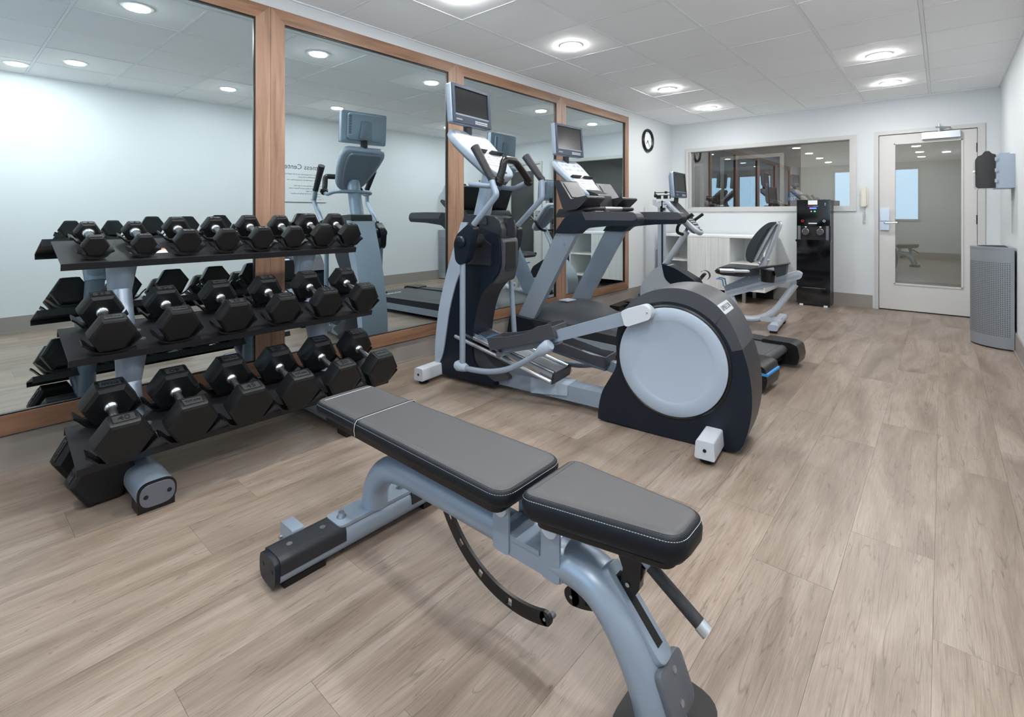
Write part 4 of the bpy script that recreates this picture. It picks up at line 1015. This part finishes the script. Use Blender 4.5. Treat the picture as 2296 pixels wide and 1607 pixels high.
# ------------------------------------------------------------------ treadmill
tm = thing('treadmill', 'treadmill with silver uprights and dark armrests facing the mirror wall', 'treadmill', (-1.9, 3.9, 0), math.radians(-3))
for s_ in (-1, 1):
    n0, n1 = sorted((s_*0.44, s_*0.285))
    sr = G().prism(rpoly([(-1.08, 0.10), (1.02, 0.085), (1.02, 0.165), (-0.30, 0.185), (-1.08, 0.19)], 0.008), n0, n1, 'y', 0.006, 2).build('side_rail', dark, tm)
    a, b = sorted((s_*0.452, s_*0.425)); G().box(-1.10, 1.0, a, b, 0.045, 0.112, 0.006, 2).build('silver_side_panel', silver, sr)
    a, b = sorted((s_*0.445, s_*0.27))
    if s_ < 0: a, b = -0.452, -0.20
    ec = G().prism(rpoly([(0.98, 0.020), (1.085, 0.030), (1.10, 0.09), (1.085, 0.165), (1.04, 0.182), (0.84, 0.182), (0.86, 0.05)], 0.016, 4), a, b, 'y', 0.022, 4).build('rear_end_cap', black, tm, smooth=50)
    if s_ < 0: G().prism(rpoly([(0.90, 0.118), (1.104, 0.118), (1.104, 0.134), (0.90, 0.134)], 0.003), -0.455, -0.215, 'y', 0.003, 1).build('blue_stripe', blue, ec)
    G().box(0.88, 0.96, s_*0.36-0.03, s_*0.36+0.03, 0.0, 0.05, 0.006, 1).build('rear_foot', black, tm)
    G().box(-1.05, -0.95, s_*0.36-0.03, s_*0.36+0.03, 0.0, 0.10, 0.006, 1).build('front_foot', black, tm)
    # uprights (flat oval, leaning)
    w_ = 0.018
    y0, y1 = sorted((s_*0.405, s_*0.355))
    up = G().prism([(-1.105, 0.115), (-0.915, 0.115), (-0.395, 0.972), (-0.612, 0.972)], y0, y1, 'y', 0.014, 3).build('upright', silver, tm)
    g = G(); yy = s_*0.4065
    for (a, b) in ((-0.585, 0.945), (-0.445, 0.945), (-0.52, 0.87), (-0.955, 0.16)): g.cyl((a, yy-0.002, b), (a, yy+0.002, b), 0.009, n=10)
    g.build('upright_screw', steel, up)
    # armrest
    ar = rpoly([(-0.620, 0.965), (-0.390, 0.965), (-0.335, 1.012), (-0.10, 1.035), (0.165, 1.043), (0.190, 1.09), (0.155, 1.142), (-0.10, 1.146), (-0.40, 1.140), (-0.500, 1.110)], [0.004, 0.01, 0.06, 0.05, 0.03, 0.03, 0.03, 0.02, 0.08, 0.08], 5)
    y0, y1 = sorted((s_*0.425, s_*0.325))
    am = G().prism(ar, y0, y1, 'y', 0.022, 4).build('armrest', navy, tm, smooth=50)
    y0, y1 = sorted((s_*0.427, s_*0.323))
    G().prism(rpoly([(-0.29, 1.080), (0.150, 1.080), (0.188, 1.098), (0.155, 1.145), (-0.10, 1.150), (-0.33, 1.146)], [0.005, 0.01, 0.02, 0.03, 0.02, 0.005], 4), y0, y1, 'y', 0.020, 3).build('armrest_pad', midgrey, am, smooth=50)
    # tray / cup holder wing
    y0, y1 = s_*0.145, s_*0.400
    g = G(); wing = rpoly([(-0.640, 1.415), (-0.585, 1.425), (-0.46, 1.255), (-0.300, 1.285), (-0.285, 1.262), (-0.39, 1.17), (-0.54, 1.155)], [0.02, 0.02, 0.01, 0.012, 0.01, 0.04, 0.04], 4)
    g.prism(wing, min(y0, y1), max(y0, y1), 'y', 0.014, 3); wg = g.build('storage_tray', dark, tm, smooth=50)
    d_ = (Vector((-0.46, 0, 1.255))-Vector((-0.585, 0, 1.425))).normalized()
    Mt = basis((-0.575, (y0+y1)/2, 1.415), d_, (0, 1, 0))
    if Mt.col[2].xyz.x < 0: Mt = basis((-0.575, (y0+y1)/2, 1.415), d_, (0, -1, 0))
    G().box(0.02, 0.18, -0.095, 0.095, -0.004, 0.004, 0.002, 1, M=Mt).build('tray_liner', midgrey, wg)
bd = G().box(-0.95, 0.97, -0.285, 0.285, 0.120, 0.158, 0.004, 1).build('running_belt', beltm, tm)
text('belt_mark', 'PRECOR', 0.07, basis((0.80, -0.15, 0.1585), (0, 1, 0), (-1, 0, 0)), paper, bd, 0.0004)
G().cyl((0.985, -0.285, 0.128), (0.985, 0.285, 0.128), 0.033, n=20).build('rear_roller', beltm, tm)
G().box(-1.0, 0.98, -0.30, 0.30, 0.05, 0.118, 0.004, 1).build('deck_frame', black, tm)
# motor hood: lofted dome
def hood():
    g = G(); rings = []
    prof = [(-1.19, 0.060, 0.30, 0.03), (-1.16, 0.150, 0.36, 0.05), (-1.05, 0.235, 0.385, 0.07), (-0.92, 0.300, 0.39, 0.09), (-0.76, 0.328, 0.39, 0.10), (-0.58, 0.318, 0.385, 0.10), (-0.42, 0.262, 0.37, 0.09), (-0.32, 0.205, 0.34, 0.06), (-0.26, 0.172, 0.30, 0.02)]
    for (s, z, hw, cr) in prof:
        ring = [(s, -hw, 0.05)]
        for k in range(13):
            t = -1+2*k/12
            zz = max(0.16 if s > -0.9 else 0.10, z-cr*abs(t)**2.4) if abs(t) < 1 else (0.165 if s > -1.1 else 0.06)
            zz = min(zz, z)
            ring.append((s, hw*t, zz))
        ring.append((s, hw, 0.05)); rings.append(ring)
    g.poly(rings); return g.build('motor_hood', midgrey, tm, smooth=60)
hd_ = hood()
G().box(-0.80, -0.70, -0.13, 0.0, 0.326, 0.333, 0.003, 1).build('brand_plate', white_pl, hd_)
G().box(-1.17, -1.04, -0.40, 0.40, 0.03, 0.13, 0.02, 3).build('front_base', navy, tm)
for s_ in (-1, 1):
    a, b = sorted((s_*0.455, s_*0.34)); G().prism(rpoly([(-1.16, 0.03), (-0.80, 0.05), (-0.86, 0.185), (-1.12, 0.20)], 0.02), a, b, 'y', 0.014, 3).build('upright_boot', navy, tm)
G().prism(rpoly([(-0.66, 1.10), (-0.40, 1.10), (-0.34, 1.135), (-0.36, 1.160), (-0.62, 1.175)], 0.015), -0.36, 0.36, 'y', 0.012, 3).build('cross_beam', dark, tm)
G().prism(rpoly([(-0.58, 1.14), (-0.36, 1.14), (-0.38, 1.30), (-0.55, 1.36)], 0.02), -0.10, 0.10, 'y', 0.02, 3).build('console_neck', dark, tm)
console(tm, (-0.838, 1.648), (-0.448, 1.282), 0.205, 0.115, 0.055, cover)
monitor(tm, -0.78, 1.675, 1.972, 0.212, math.radians(-4))
G().cyl((-0.82, 0, 1.60), (-0.82, 0, 1.74), 0.03, n=16).build('monitor_neck', dark, tm)
G().tube(fillet([(-0.40, -0.06, 1.172), (-0.36, -0.03, 1.180), (-0.33, 0.02, 1.165), (-0.31, 0.05, 1.12)], 0.02), 0.005, n=8).build('safety_cord', red, tm)
G().box(-0.365, -0.335, -0.02, 0.0, 1.165, 1.195, 0.004, 1).build('safety_key', red, tm)
hg = G().tube(fillet([(-0.48, -0.33, 1.155), (-0.30, -0.33, 1.175), (-0.28, 0.33, 1.175), (-0.48, 0.33, 1.155)], 0.06), 0.017, n=14).build('front_hand_bar', dark, tm)
G().cyl((-0.283, -0.16, 1.175), (-0.281, 0.10, 1.175), 0.0185, n=14).build('pulse_sensor', steel, hg)

# ------------------------------------------------------------------ recumbent exercise bike
bk_ = thing('exercise_bike', 'recumbent exercise bike with silver body and black seat near the white cabinet', 'exercise machine', (-2.0, 5.45, 0), math.radians(5))
body = rpoly([(-0.635, 0.03), (0.0, 0.03), (0.0, 0.27), (-0.02, 0.40), (-0.25, 0.53), (-0.34, 0.575), (-0.445, 0.535), (-0.585, 0.395), (-0.632, 0.30)], [0.06, 0.05, 0.03, 0.04, 0.06, 0.05, 0.06, 0.05, 0.04], 5)
by = G().prism(body, -0.105, 0.105, 'y', 0.030, 4).build('body_shell', silver_lt, bk_, smooth=50)
dkp = rpoly([(-0.385, 0.580), (-0.245, 0.540), (-0.02, 0.415), (0.022, 0.33), (-0.02, 0.265), (-0.20, 0.295), (-0.35, 0.41)], [0.01, 0.04, 0.05, 0.04, 0.03, 0.05, 0.05], 5)
G().prism(dkp, -0.112, 0.112, 'y', 0.030, 4).build('body_cover', navy, by, smooth=50)
lp = G().prism(rpoly([(-0.475, 0.255), (-0.275, 0.250), (-0.275, 0.295), (-0.475, 0.300)], 0.02, 4), -0.1095, -0.1065, 'y', 0.001, 1).build('brand_plate', cover, by)
text('brand_lettering', '///PRECOR', 0.030, basis((-0.375, -0.110, 0.275), (1, 0, 0), (0, 0, 1)), silver_dk, lp)
G().cyl((-0.20, -0.128, 0.275), (-0.20, 0.128, 0.275), 0.02, n=16).build('crank_axle', black, bk_)
for s_ in (-1, 1):
    e = (-0.135, 0.115) if s_ < 0 else (0.08, 0.50)
    e = (-0.40, 0.135) if s_ < 0 else (-0.03, 0.425)
    cr = G().tube([(-0.20, s_*0.130, 0.275), (e[0], s_*0.140, e[1])], 0.013, n=10).build('crank_arm', chrome, bk_)
    g = G(); g.box(e[0]-0.05, e[0]+0.05, min(s_*0.15, s_*0.245), max(s_*0.15, s_*0.245), e[1]-0.014, e[1]+0.014, 0.006, 2, M=Matrix.Translation((e[0], 0, e[1])) @ Matrix.Rotation(-0.9, 4, 'Y') @ Matrix.Translation((-e[0], 0, -e[1]))); pdl = g.build('pedal', black, bk_)
    g = G(); arc = [Vector((e[0]+0.055*math.cos(t)+0.03, s_*0.20, e[1]+0.055*math.sin(t)+0.02)) for t in [math.radians(a) for a in range(-60, 141, 20)]]
    ring = [(v.x, v.z) for v in arc]+[(v.x*0.96+e[0]*0.04+0.0012, v.z*0.96+e[1]*0.04+0.0008) for v in reversed(arc)]
    g.prism(ring, s_*0.20-0.030, s_*0.20+0.030, 'y'); g.build('pedal_strap', dark, pdl)
# visible far pedal raised on the seat side
G().tube([(-0.405, 0, 0.520), (-0.140, 0, 0.935)], 0.033, n=20).build('console_post', silver_lt, bk_)
c2, M2, L2 = console(bk_, (-0.300, 1.285), (0.040, 0.925), 0.165, 0.100, 0.05, silver_lt, 0.50, True)
monitor(bk_, -0.215, 1.310, 1.592, 0.205, math.radians(-4))
G().cyl((-0.26, 0, 1.25), (-0.25, 0, 1.36), 0.025, n=14).build('monitor_neck', dark, bk_)
hb = G().tube(fillet([(-0.02, -0.20, 1.13), (-0.17, -0.205, 1.02), (-0.20, -0.16, 0.93), (-0.17, 0.0, 0.90), (-0.20, 0.16, 0.93), (-0.17, 0.205, 1.02), (-0.02, 0.20, 1.13)], 0.06), 0.017, n=14).build('front_handlebar', black, bk_)
# bottom rail, seat legs
lo = G().tube(fillet([(-0.05, 0, 0.075), (0.40, 0, 0.050), (0.585, 0, 0.055), (0.735, 0, 0.16), (0.905, 0, 0.44)], 0.16, 8), 0.033, n=18).build('lower_frame_tube', silver_lt, bk_)
G().cyl((0.310, 0, 0.28), (0.405, 0, 0.05), 0.033, n=18).build('seat_support_tube', silver_lt, bk_)
fb = G().prism(rpoly([(0.715, 0.028), (0.800, 0.028), (0.800, 0.082), (0.715, 0.082)], 0.026, 5), -0.325, 0.325, 'y', 0.004, 1).build('rear_foot_tube', silver_lt, bk_)
for s_ in (-1, 1):
    a, b = sorted((s_*0.322, s_*0.334)); G().prism(rpoly([(0.713, 0.026), (0.802, 0.026), (0.802, 0.084), (0.713, 0.084)], 0.026, 5), a, b, 'y', 0.003, 1).build('foot_end_cap', cover, fb)
    G().box(0.725, 0.79, s_*0.26-0.045, s_*0.26+0.045, 0, 0.030, 0.004, 1).build('rubber_foot', black, fb)
G().box(0.60, 0.79, -0.035, 0.035, 0.050, 0.095, 0.012, 2).build('foot_gusset', silver_lt, bk_)
G().box(-0.92, -0.80, -0.30, 0.30, 0.0, 0.085, 0.008, 2).build('front_foot_block', black, bk_)
G().box(-0.86, -0.58, -0.04, 0.04, 0.03, 0.085, 0.008, 2).build('front_foot_arm', black, bk_)
# inclined seat rail
ra, rb = Vector((0.255, 0, 0.295)), Vector((0.945, 0, 0.535)); rd = (rb-ra).normalized(); ru = Vector((-rd.z, 0, rd.x))
def RP(u, v): p = ra+rd*u+ru*v; return (p.x, p.z)
LRr = (rb-ra).length
sr = G().prism(rpoly([RP(0, -0.045), RP(LRr, -0.035), RP(LRr+0.03, 0.01), RP(LRr, 0.045), RP(0.02, 0.035)], 0.015), -0.042, 0.042, 'y', 0.006, 2).build('seat_rail', silver_lt, bk_)
G().prism([RP(0.02, -0.020), RP(LRr, -0.015), RP(LRr, 0.008), RP(0.02, 0.0)], -0.046, -0.040, 'y', 0.002, 1).build('rail_track', cover, sr)
ca = G().prism(rpoly([RP(0.03, 0.030), RP(0.42, 0.035), RP(0.42, 0.085), RP(0.38, 0.120), RP(0.30, 0.115), RP(0.03, 0.075)], 0.008), -0.060, 0.060, 'y', 0.004, 1).build('seat_carriage', silver_dk, bk_)
g = G()
for (u, v) in ((0.06, 0.04), (0.10, 0.045), (0.22, 0.065), (0.30, 0.10), (0.38, 0.06)):
    p = RP(u, v); g.cyl((p[0], -0.0605, p[1]), (p[0], -0.0645, p[1]), 0.008, n=10)
g.build('carriage_bolt', steel, ca)
seat_prof = smooth_line([Vector(p+(0,)) for p in [(0.20, 0.545), (0.25, 0.585), (0.36, 0.592), (0.52, 0.585), (0.62, 0.59)]], 3)
sb_ = [(p.x, p.y) for p in seat_prof]+[(0.62, 0.535), (0.45, 0.500), (0.28, 0.505), (0.215, 0.520)]
G().prism(sb_, -0.195, 0.195, 'y', 0.022, 4).build('seat_cushion', dark, bk_, smooth=55)
# backrest
bkp = smooth_line([Vector(p+(0,)) for p in [(0.505, 0.665), (0.495, 0.72), (0.510, 0.80), (0.56, 0.90), (0.63, 0.99), (0.70, 1.045), (0.76, 1.055)]], 3)
bp2 = [(p.x, p.y) for p in bkp]+[(0.755, 1.035), (0.69, 0.985), (0.63, 0.88), (0.585, 0.78), (0.565, 0.70), (0.545, 0.645)]
G().prism(bp2, -0.195, 0.195, 'y', 0.018, 3).build('backrest_cushion', dark, bk_, smooth=55)
for s_ in (-1, 1):
    G().tube(fillet([(0.560, s_*0.10, 0.660), (0.640, s_*0.105, 0.83), (0.745, s_*0.10, 1.045), (0.775, s_*0.07, 1.03), (0.635, s_*0.055, 0.63)], 0.035), 0.016, n=12).build('backrest_tube', silver_lt, bk_)
G().tube([(0.585, 0, 0.530), (0.655, 0, 0.680)], 0.034, n=18, k=2.0, up=(0, 1, 0)).build('backrest_post', silver_lt, bk_)
G().ball((0.60, -0.085, 0.64), 0.014).build('adjust_knob', white_pl, bk_)
for s_ in (-1, 1):
    G().tube(fillet([(0.56, s_*0.16, 0.560), (0.44, s_*0.235, 0.560), (0.25, s_*0.235, 0.555)], 0.04), 0.017, n=14).build('seat_side_handle', silver_lt, bk_)
    G().cyl((0.40, s_*0.235, 0.559), (0.262, s_*0.235, 0.5555), 0.0215, n=16).build('pulse_grip', alum, bk_)
    G().cyl((0.266, s_*0.235, 0.5556), (0.245, s_*0.235, 0.555), 0.0225, n=16).build('handle_end_ring', black, bk_)
cup = G().tube([(0.700, -0.235, 0.475), (0.705, -0.235, 0.59)], [0.058, 0.066], n=20).build('bottle_cup', black, bk_)
G().prism(rpoly([(0.58, 0.583), (0.66, 0.600), (0.885, 0.655), (0.885, 0.667), (0.66, 0.618), (0.57, 0.598)], 0.004), -0.31, -0.16, 'y', 0.003, 1).build('cup_tray', black, bk_)
G().prism(rpoly([(0.78, 0.53), (0.86, 0.56), (0.87, 0.655), (0.76, 0.63)], 0.01), -0.30, -0.17, 'y', 0.006, 1).build('storage_box', dark, bk_)
G().tube([(0.255, -0.055, 0.375), (0.245, -0.055, 0.44), (0.20, -0.055, 0.45), (0.185, -0.05, 0.445), (0.185, 0.05, 0.445), (0.20, 0.055, 0.45), (0.245, 0.055, 0.44), (0.255, 0.055, 0.375)], 0.006, n=8).build('seat_release_lever', blue, bk_)

# ------------------------------------------------------------------ white cabinet
cab = thing('storage_cabinet', 'long low white cabinet with open cubbies under the observation window', 'cabinet', (0, 0, 0))
cx0, cx1, cy0, cy1, cz0, cz1 = -3.02, -1.665, 6.73, 7.355, 0.153, 0.848
G().box(cx0, cx1+0.008, cy0-0.01, cy1, cz1-0.024, cz1, 0.002, 1).build('worktop', cabm, cab)
t = 0.019; zt_ = cz1-0.024
G().box(cx0, cx1, cy0, cy1, cz0, cz0+t).build('bottom_panel', cabm, cab)
G().box(cx0, cx1, cy1-0.008, cy1, cz0+t, zt_).build('back_panel', cabm, cab)
for xx in (cx0, -2.635, -2.085-t, cx1-t): G().box(xx, xx+t, cy0, cy1-0.008, cz0+t, zt_).build('side_panel', cabm, cab)
for a, b in ((cx0+t, -2.635), (-2.085, cx1-t)): G().box(a, b, cy0+0.015, cy1-0.01, 0.487, 0.487+t).build('shelf', cabm, cab)
G().box(-2.632, -2.088, cy0-0.018, cy0-0.001, cz0-0.012, zt_-0.004, 0.0015, 1).build('cabinet_door', cabwood, cab)
for xx in (-2.85, -1.92):
    for yy in (cy0+0.04, cy1-0.12): G().box(xx-0.02, xx+0.02, yy-0.02, yy+0.02, 0, cz0).build('leg', steel, cab)
G().box(cx0+0.02, cx1-0.04, cy1-0.07, cy1-0.05, 0.0, cz0).build('toe_board', darkvoid, cab)

# ------------------------------------------------------------------ water cooler
wc = thing('water_cooler', 'tall glossy black bottleless water cooler beside the white cabinet', 'water cooler', (-1.205, 7.2, 0))
yf = -0.13
G().box(-0.170, 0.170, yf+0.01, 0.16, 0.02, 1.30, 0.006).build('cabinet_shell', midgrey, wc)
G().box(-0.178, 0.178, yf-0.01, yf+0.012, 0.985, 1.305, 0.006).build('control_panel', gloss_black, wc)
G().box(-0.180, 0.180, yf-0.01, yf+0.012, 0.03, 0.795, 0.006).build('front_door', gloss_black, wc)
G().box(-0.188, 0.188, yf-0.03, yf+0.02, 0.790, 0.815, 0.004).build('drip_tray', gloss_black, wc)
G().box(-0.18, 0.18, yf-0.002, yf+0.012, 0.815, 0.985).build('tap_recess', darkvoid, wc)
for s_ in (-1, 1):
    G().box(s_*0.150-0.015, s_*0.150+0.015, yf-0.018, yf, 0.80, 0.985, 0.003, 1).build('recess_pillar', plate_gray, wc)
    tp = G().lathe([(0, 0), (0.034, 0), (0.036, 0.01), (0.028, 0.03), (0, 0.034)], (s_*0.078, yf-0.045, 0.905), 'y', 20).build('dispenser_tap', midgrey, wc)
    G().lathe([(0.030, 0), (0.034, -0.004), (0.038, 0), (0.034, 0.004)], (s_*0.078, yf-0.038, 0.915), 'y', 20).build('tap_ring', chrome, tp)
    G().box(s_*0.078-0.009, s_*0.078+0.009, yf-0.020, yf-0.010, 0.965, 0.978).build('tap_label', paper, wc)
    G().lathe([(0.009, -0.002), (0.015, -0.002), (0.015, 0), (0.009, 0)], (s_*0.115, yf-0.010, 1.045), 'y', 16).build('temperature_button', red if s_ < 0 else chrome, wc)
G().box(-0.055, 0.045, yf-0.013, yf-0.009, 1.245, 1.298).build('instruction_label', paper, wc)
G().box(-0.038, 0.035, yf-0.013, yf-0.009, 1.192, 1.210).build('blue_display', amb, wc)
G().box(-0.058, 0.0, yf-0.012, yf-0.009, 1.222, 1.228).build('red_lettering', red, wc)
G().box(0.002, 0.05, yf-0.012, yf-0.009, 1.222, 1.228).build('white_lettering', cover, wc)
G().box(0.008, 0.026, yf-0.012, yf-0.009, 1.155, 1.170).build('green_lamp', ledg, wc)
G().box(-0.026, -0.014, yf-0.012, yf-0.009, 1.155, 1.170).build('cream_lamp', paper, wc)
G().box(-0.050, 0.040, yf-0.013, yf-0.009, 1.010, 1.022).build('label_strip', paper, wc)
g = G(); g.box(0.122, 0.130, yf-0.012, yf-0.009, 1.255, 1.263); g.box(0.122, 0.130, yf-0.012, yf-0.009, 1.236, 1.244); g.build('status_lamp', paper, wc)
g = G(); g.box(-0.12, 0.13, yf-0.014, yf-0.009, 0.222, 0.226, 0.001, 1); g.build('door_trim_line', chrome, wc)
G().box(-0.165, 0.165, yf+0.02, 0.15, 0.0, 0.022).build('plinth', black, wc)
for s_ in (-1, 1): G().box(s_*0.13-0.02, s_*0.13+0.02, yf-0.005, yf+0.03, 0.0, 0.02, 0.003, 1).build('levelling_foot', paper, wc)

# ------------------------------------------------------------------ physician scale
ps = thing('balance_scale', 'white upright balance beam weighing scale between the clock and the white cabinet', 'scale', (-2.88, 6.38, 0))
G().box(-0.17, 0.17, -0.28, 0.10, 0.01, 0.075, 0.012, 2).build('platform', midgrey, ps)
G().box(-0.15, 0.15, -0.26, 0.02, 0.075, 0.080, 0.002, 1).build('platform_mat', black, ps)
G().box(-0.045, 0.045, 0.04, 0.10, 0.05, 1.30, 0.008, 2).build('column', cover, ps)
G().box(0.012, 0.030, 0.030, 0.042, 0.10, 1.31).build('height_rod', black, ps)
G().prism([(-0.115, 1.255), (-0.035, 1.215), (0.10, 1.215), (0.10, 1.285), (-0.08, 1.285), (-0.09, 1.325), (-0.115, 1.325)], 0.03, 0.10, 'y', 0.004, 1).build('beam_bracket', white_pl, ps)
G().box(0.045, 0.10, 0.0275, 0.031, 1.255, 1.264).build('blue_nameplate', sign_blue, ps)
bb_ = G().box(-0.09, 0.125, 0.055, 0.068, 1.415, 1.425).box(-0.10, 0.135, 0.050, 0.060, 1.378, 1.386).build('weigh_beam', black, ps)
G().box(-0.095, -0.088, 0.045, 0.070, 1.36, 1.435).box(0.120, 0.127, 0.045, 0.070, 1.335, 1.415).build('beam_end_guide', black, ps)
G().cyl((-0.098, 0.06, 1.378), (-0.070, 0.06, 1.378), 0.024, n=18).build('counterweight', black, ps)
for a, b in ((-0.066, -0.034), (-0.032, -0.010), (0.035, 0.085)): G().box(a, b, 0.04, 0.072, 1.335, 1.378, 0.003, 1).build('poise_weight', black, ps)
G().box(0.050, 0.075, 0.045, 0.075, 1.405, 1.435, 0.003, 1).build('poise_weight', black, ps)
G().box(-0.005, 0.018, 0.03, 0.05, 1.12, 1.235, 0.002, 1).box(0.028, 0.055, 0.03, 0.05, 1.18, 1.215, 0.003, 1).build('height_slide', black, ps)

# ------------------------------------------------------------------ wall clock
ck = thing('wall_clock', 'round black rimmed wall clock with white face on the mirror wall', 'clock', (XW, 6.512, 2.152))
G().lathe([(0.120, 0.001), (0.158, 0.001), (0.163, 0.018), (0.155, 0.034), (0.142, 0.036), (0.134, 0.026), (0.120, 0.012)], (0, 0, 0), 'x', 48).build('clock_rim', black, ck)
cf = G().lathe([(0, 0.002), (0.138, 0.002), (0.138, 0.010), (0, 0.010)], (0, 0, 0), 'x', 40).build('clock_face', paper, ck)
# facing +x: reader's right is +y
for k in range(12):
    a = math.radians(90-30*(k+1)); text('clock_numeral', str(k+1), 0.030, basis((0.0105, 0.108*math.cos(a), 0.108*math.sin(a)), (0, 1, 0), (0, 0, 1)), ink, cf, 0.0004)
for nm, a, l, wd in (('hour_hand', 230, 0.062, 0.005), ('minute_hand', 305, 0.098, 0.0035)):
    a = math.radians(a); G().cyl((0.0125, 0, 0), (0.0125, l*math.cos(a), l*math.sin(a)), wd, wd*0.6, n=6).build(nm, black, ck)

# ------------------------------------------------------------------ telephone
ph = thing('wall_telephone', 'beige wall telephone with a coiled cord beside the glazed door', 'telephone', (-0.722, YB, 1.345))
G().prism(rpoly([(-0.040, -0.11), (0.040, -0.11), (0.040, 0.10), (-0.040, 0.10)], 0.02, 4), -0.025, -0.001, 'y', 0.006, 2).build('phone_base', phone_m, ph)
g = G(); g.prism(rpoly([(-0.024, -0.125), (0.024, -0.125), (0.027, -0.06), (0.022, 0.0), (0.027, 0.06), (0.024, 0.115), (-0.024, 0.115), (-0.027, 0.06), (-0.022, 0.0), (-0.027, -0.06)], 0.012, 4), -0.055, -0.026, 'y', 0.009, 3); g.build('handset', phone_m, ph, smooth=55)
pts = []
for i in range(160):
    t = i/159; a = i*0.95; pts.append((0.005+0.010*math.cos(a)-0.006*t, -0.014+0.010*math.sin(a), -0.115-0.20*math.sin(t*PI/1.15)-0.0))
G().tube(pts, 0.0022, n=5).build('coiled_cord', phone_m, ph)

# ------------------------------------------------------------------ paper towel dispenser on the right wall
td = thing('towel_dispenser', 'paper towel dispenser with dark glossy cover on the right wall above the bin', 'dispenser', (XR, 5.95, 0))
G().box(-0.120, -0.001, 0.0, 0.33, 1.352, 1.640, 0.006, 2).build('dispenser_case', cover, td)
g = G(); cvp = rpoly([(-0.118, 1.352), (-0.232, 1.352), (-0.246, 1.372), (-0.248, 1.60), (-0.232, 1.632), (-0.205, 1.642), (-0.188, 1.672), (-0.160, 1.674), (-0.140, 1.648), (-0.118, 1.642)], 0.008, 4)
g.prism(cvp, -0.006, 0.336, 'y', 0.008, 3); g.build('dispenser_cover', gloss_black, td, smooth=50)
g = G()
for z in (1.40, 1.49, 1.585): g.box(-0.124, -0.108, -0.012, 0.0, z, z+0.03, 0.002, 1)
g.build('hinge_clip', cover, td)
G().ball((-0.250, 0.05, 1.50), 0.012).build('cover_latch', paper, td)
G().box(-0.10, -0.03, 0.02, 0.10, 1.640, 1.652).build('top_catch', cover, td)

# ------------------------------------------------------------------ waste bin (half-round, perforated)
bn = thing('waste_bin', 'grey half-round perforated metal waste bin against the right wall', 'bin', (0.446, 6.04, 0))
def half(rx, ry, n=28): return [(-rx*math.sin(PI*i/n), -ry*math.cos(PI*i/n)) for i in range(n+1)]
hb_ = half(0.262, 0.245)
G().prism(hb_, 0.012, 0.845, 'z').build('bin_body', bin_m, bn, smooth=50)
G().prism(half(0.264, 0.247), 0.835, 0.850, 'z', 0.003, 1).build('bin_top_rim', bin_m, bn)
G().prism([(p[0]*0.72-0.03, p[1]*0.72) for p in half(0.262, 0.245)], 0.848, 0.8515, 'z').build('bin_opening', darkvoid, bn)
G().prism(half(0.258, 0.241), 0.0, 0.014, 'z').build('bin_base', black, bn)
g = G()
for j in range(40):
    z = 0.115+j*0.0155
    for i in range(2, 58):
        a = PI*i/59; p = Vector((-0.262*math.sin(a), -0.245*math.cos(a))); nn = Vector((-math.sin(a)/0.262, -math.cos(a)/0.245)).normalized()
        c = Vector((p.x, p.y, z)); N3 = Vector((nn.x, nn.y, 0)); T3 = Vector((-nn.y, nn.x, 0)); s_ = 0.0034
        vs = [g.bm.verts.new(c+N3*0.0012+T3*(s_*math.cos(q))+Vector((0, 0, s_*math.sin(q)))) for q in [math.radians(45+60*k) for k in range(6)]]
        g.bm.faces.new(vs)
pf = g.build('perforations', darkvoid, bn); pf['kind'] = 'stuff'

# ------------------------------------------------------------------ fitness center sign on the right wall (seen in the mirror)
fs = G().box(XR-0.006, XR-0.001, 2.99, 3.69, 1.29, 1.90, 0.001, 1).build('notice_board', wallm)
tag(fs, 'pale rules notice headed Fitness Center on the right wall, reflected in the mirror', 'sign')
Ms = lambda y, z: basis((XR-0.0065, y, z), (0, -1, 0), (0, 0, 1))
text('heading', 'Fitness Center', 0.098, Ms(3.345, 1.775), ink, fs, 0.0003)
lines = ["1.  This facility is not supervised, use of the equipment", "      is the responsibility of the guest.", "2.  Guests are responsible for knowing his/her own", "      limitations.",
         "3.  Do not wear bathing suits or bare feet.", "4.  Keep breakable objects out of Fitness Center.", "5.  No food or beverages.", "6.  Unsupervised use of the facility by children", "      is prohibited.", "7.  Use at own risk."]
zz = 1.675
for i, l in enumerate(lines):
    text('notice_line', l, 0.0255, Ms(3.655, zz), ink, fs, 0.0002, 'LEFT'); zz -= 0.036 if l[0] != ' ' else 0.042
G().box(XR-0.008, XR-0.001, 2.99, 3.69, 1.290, 1.296).build('notice_bottom_edge', ink, fs)
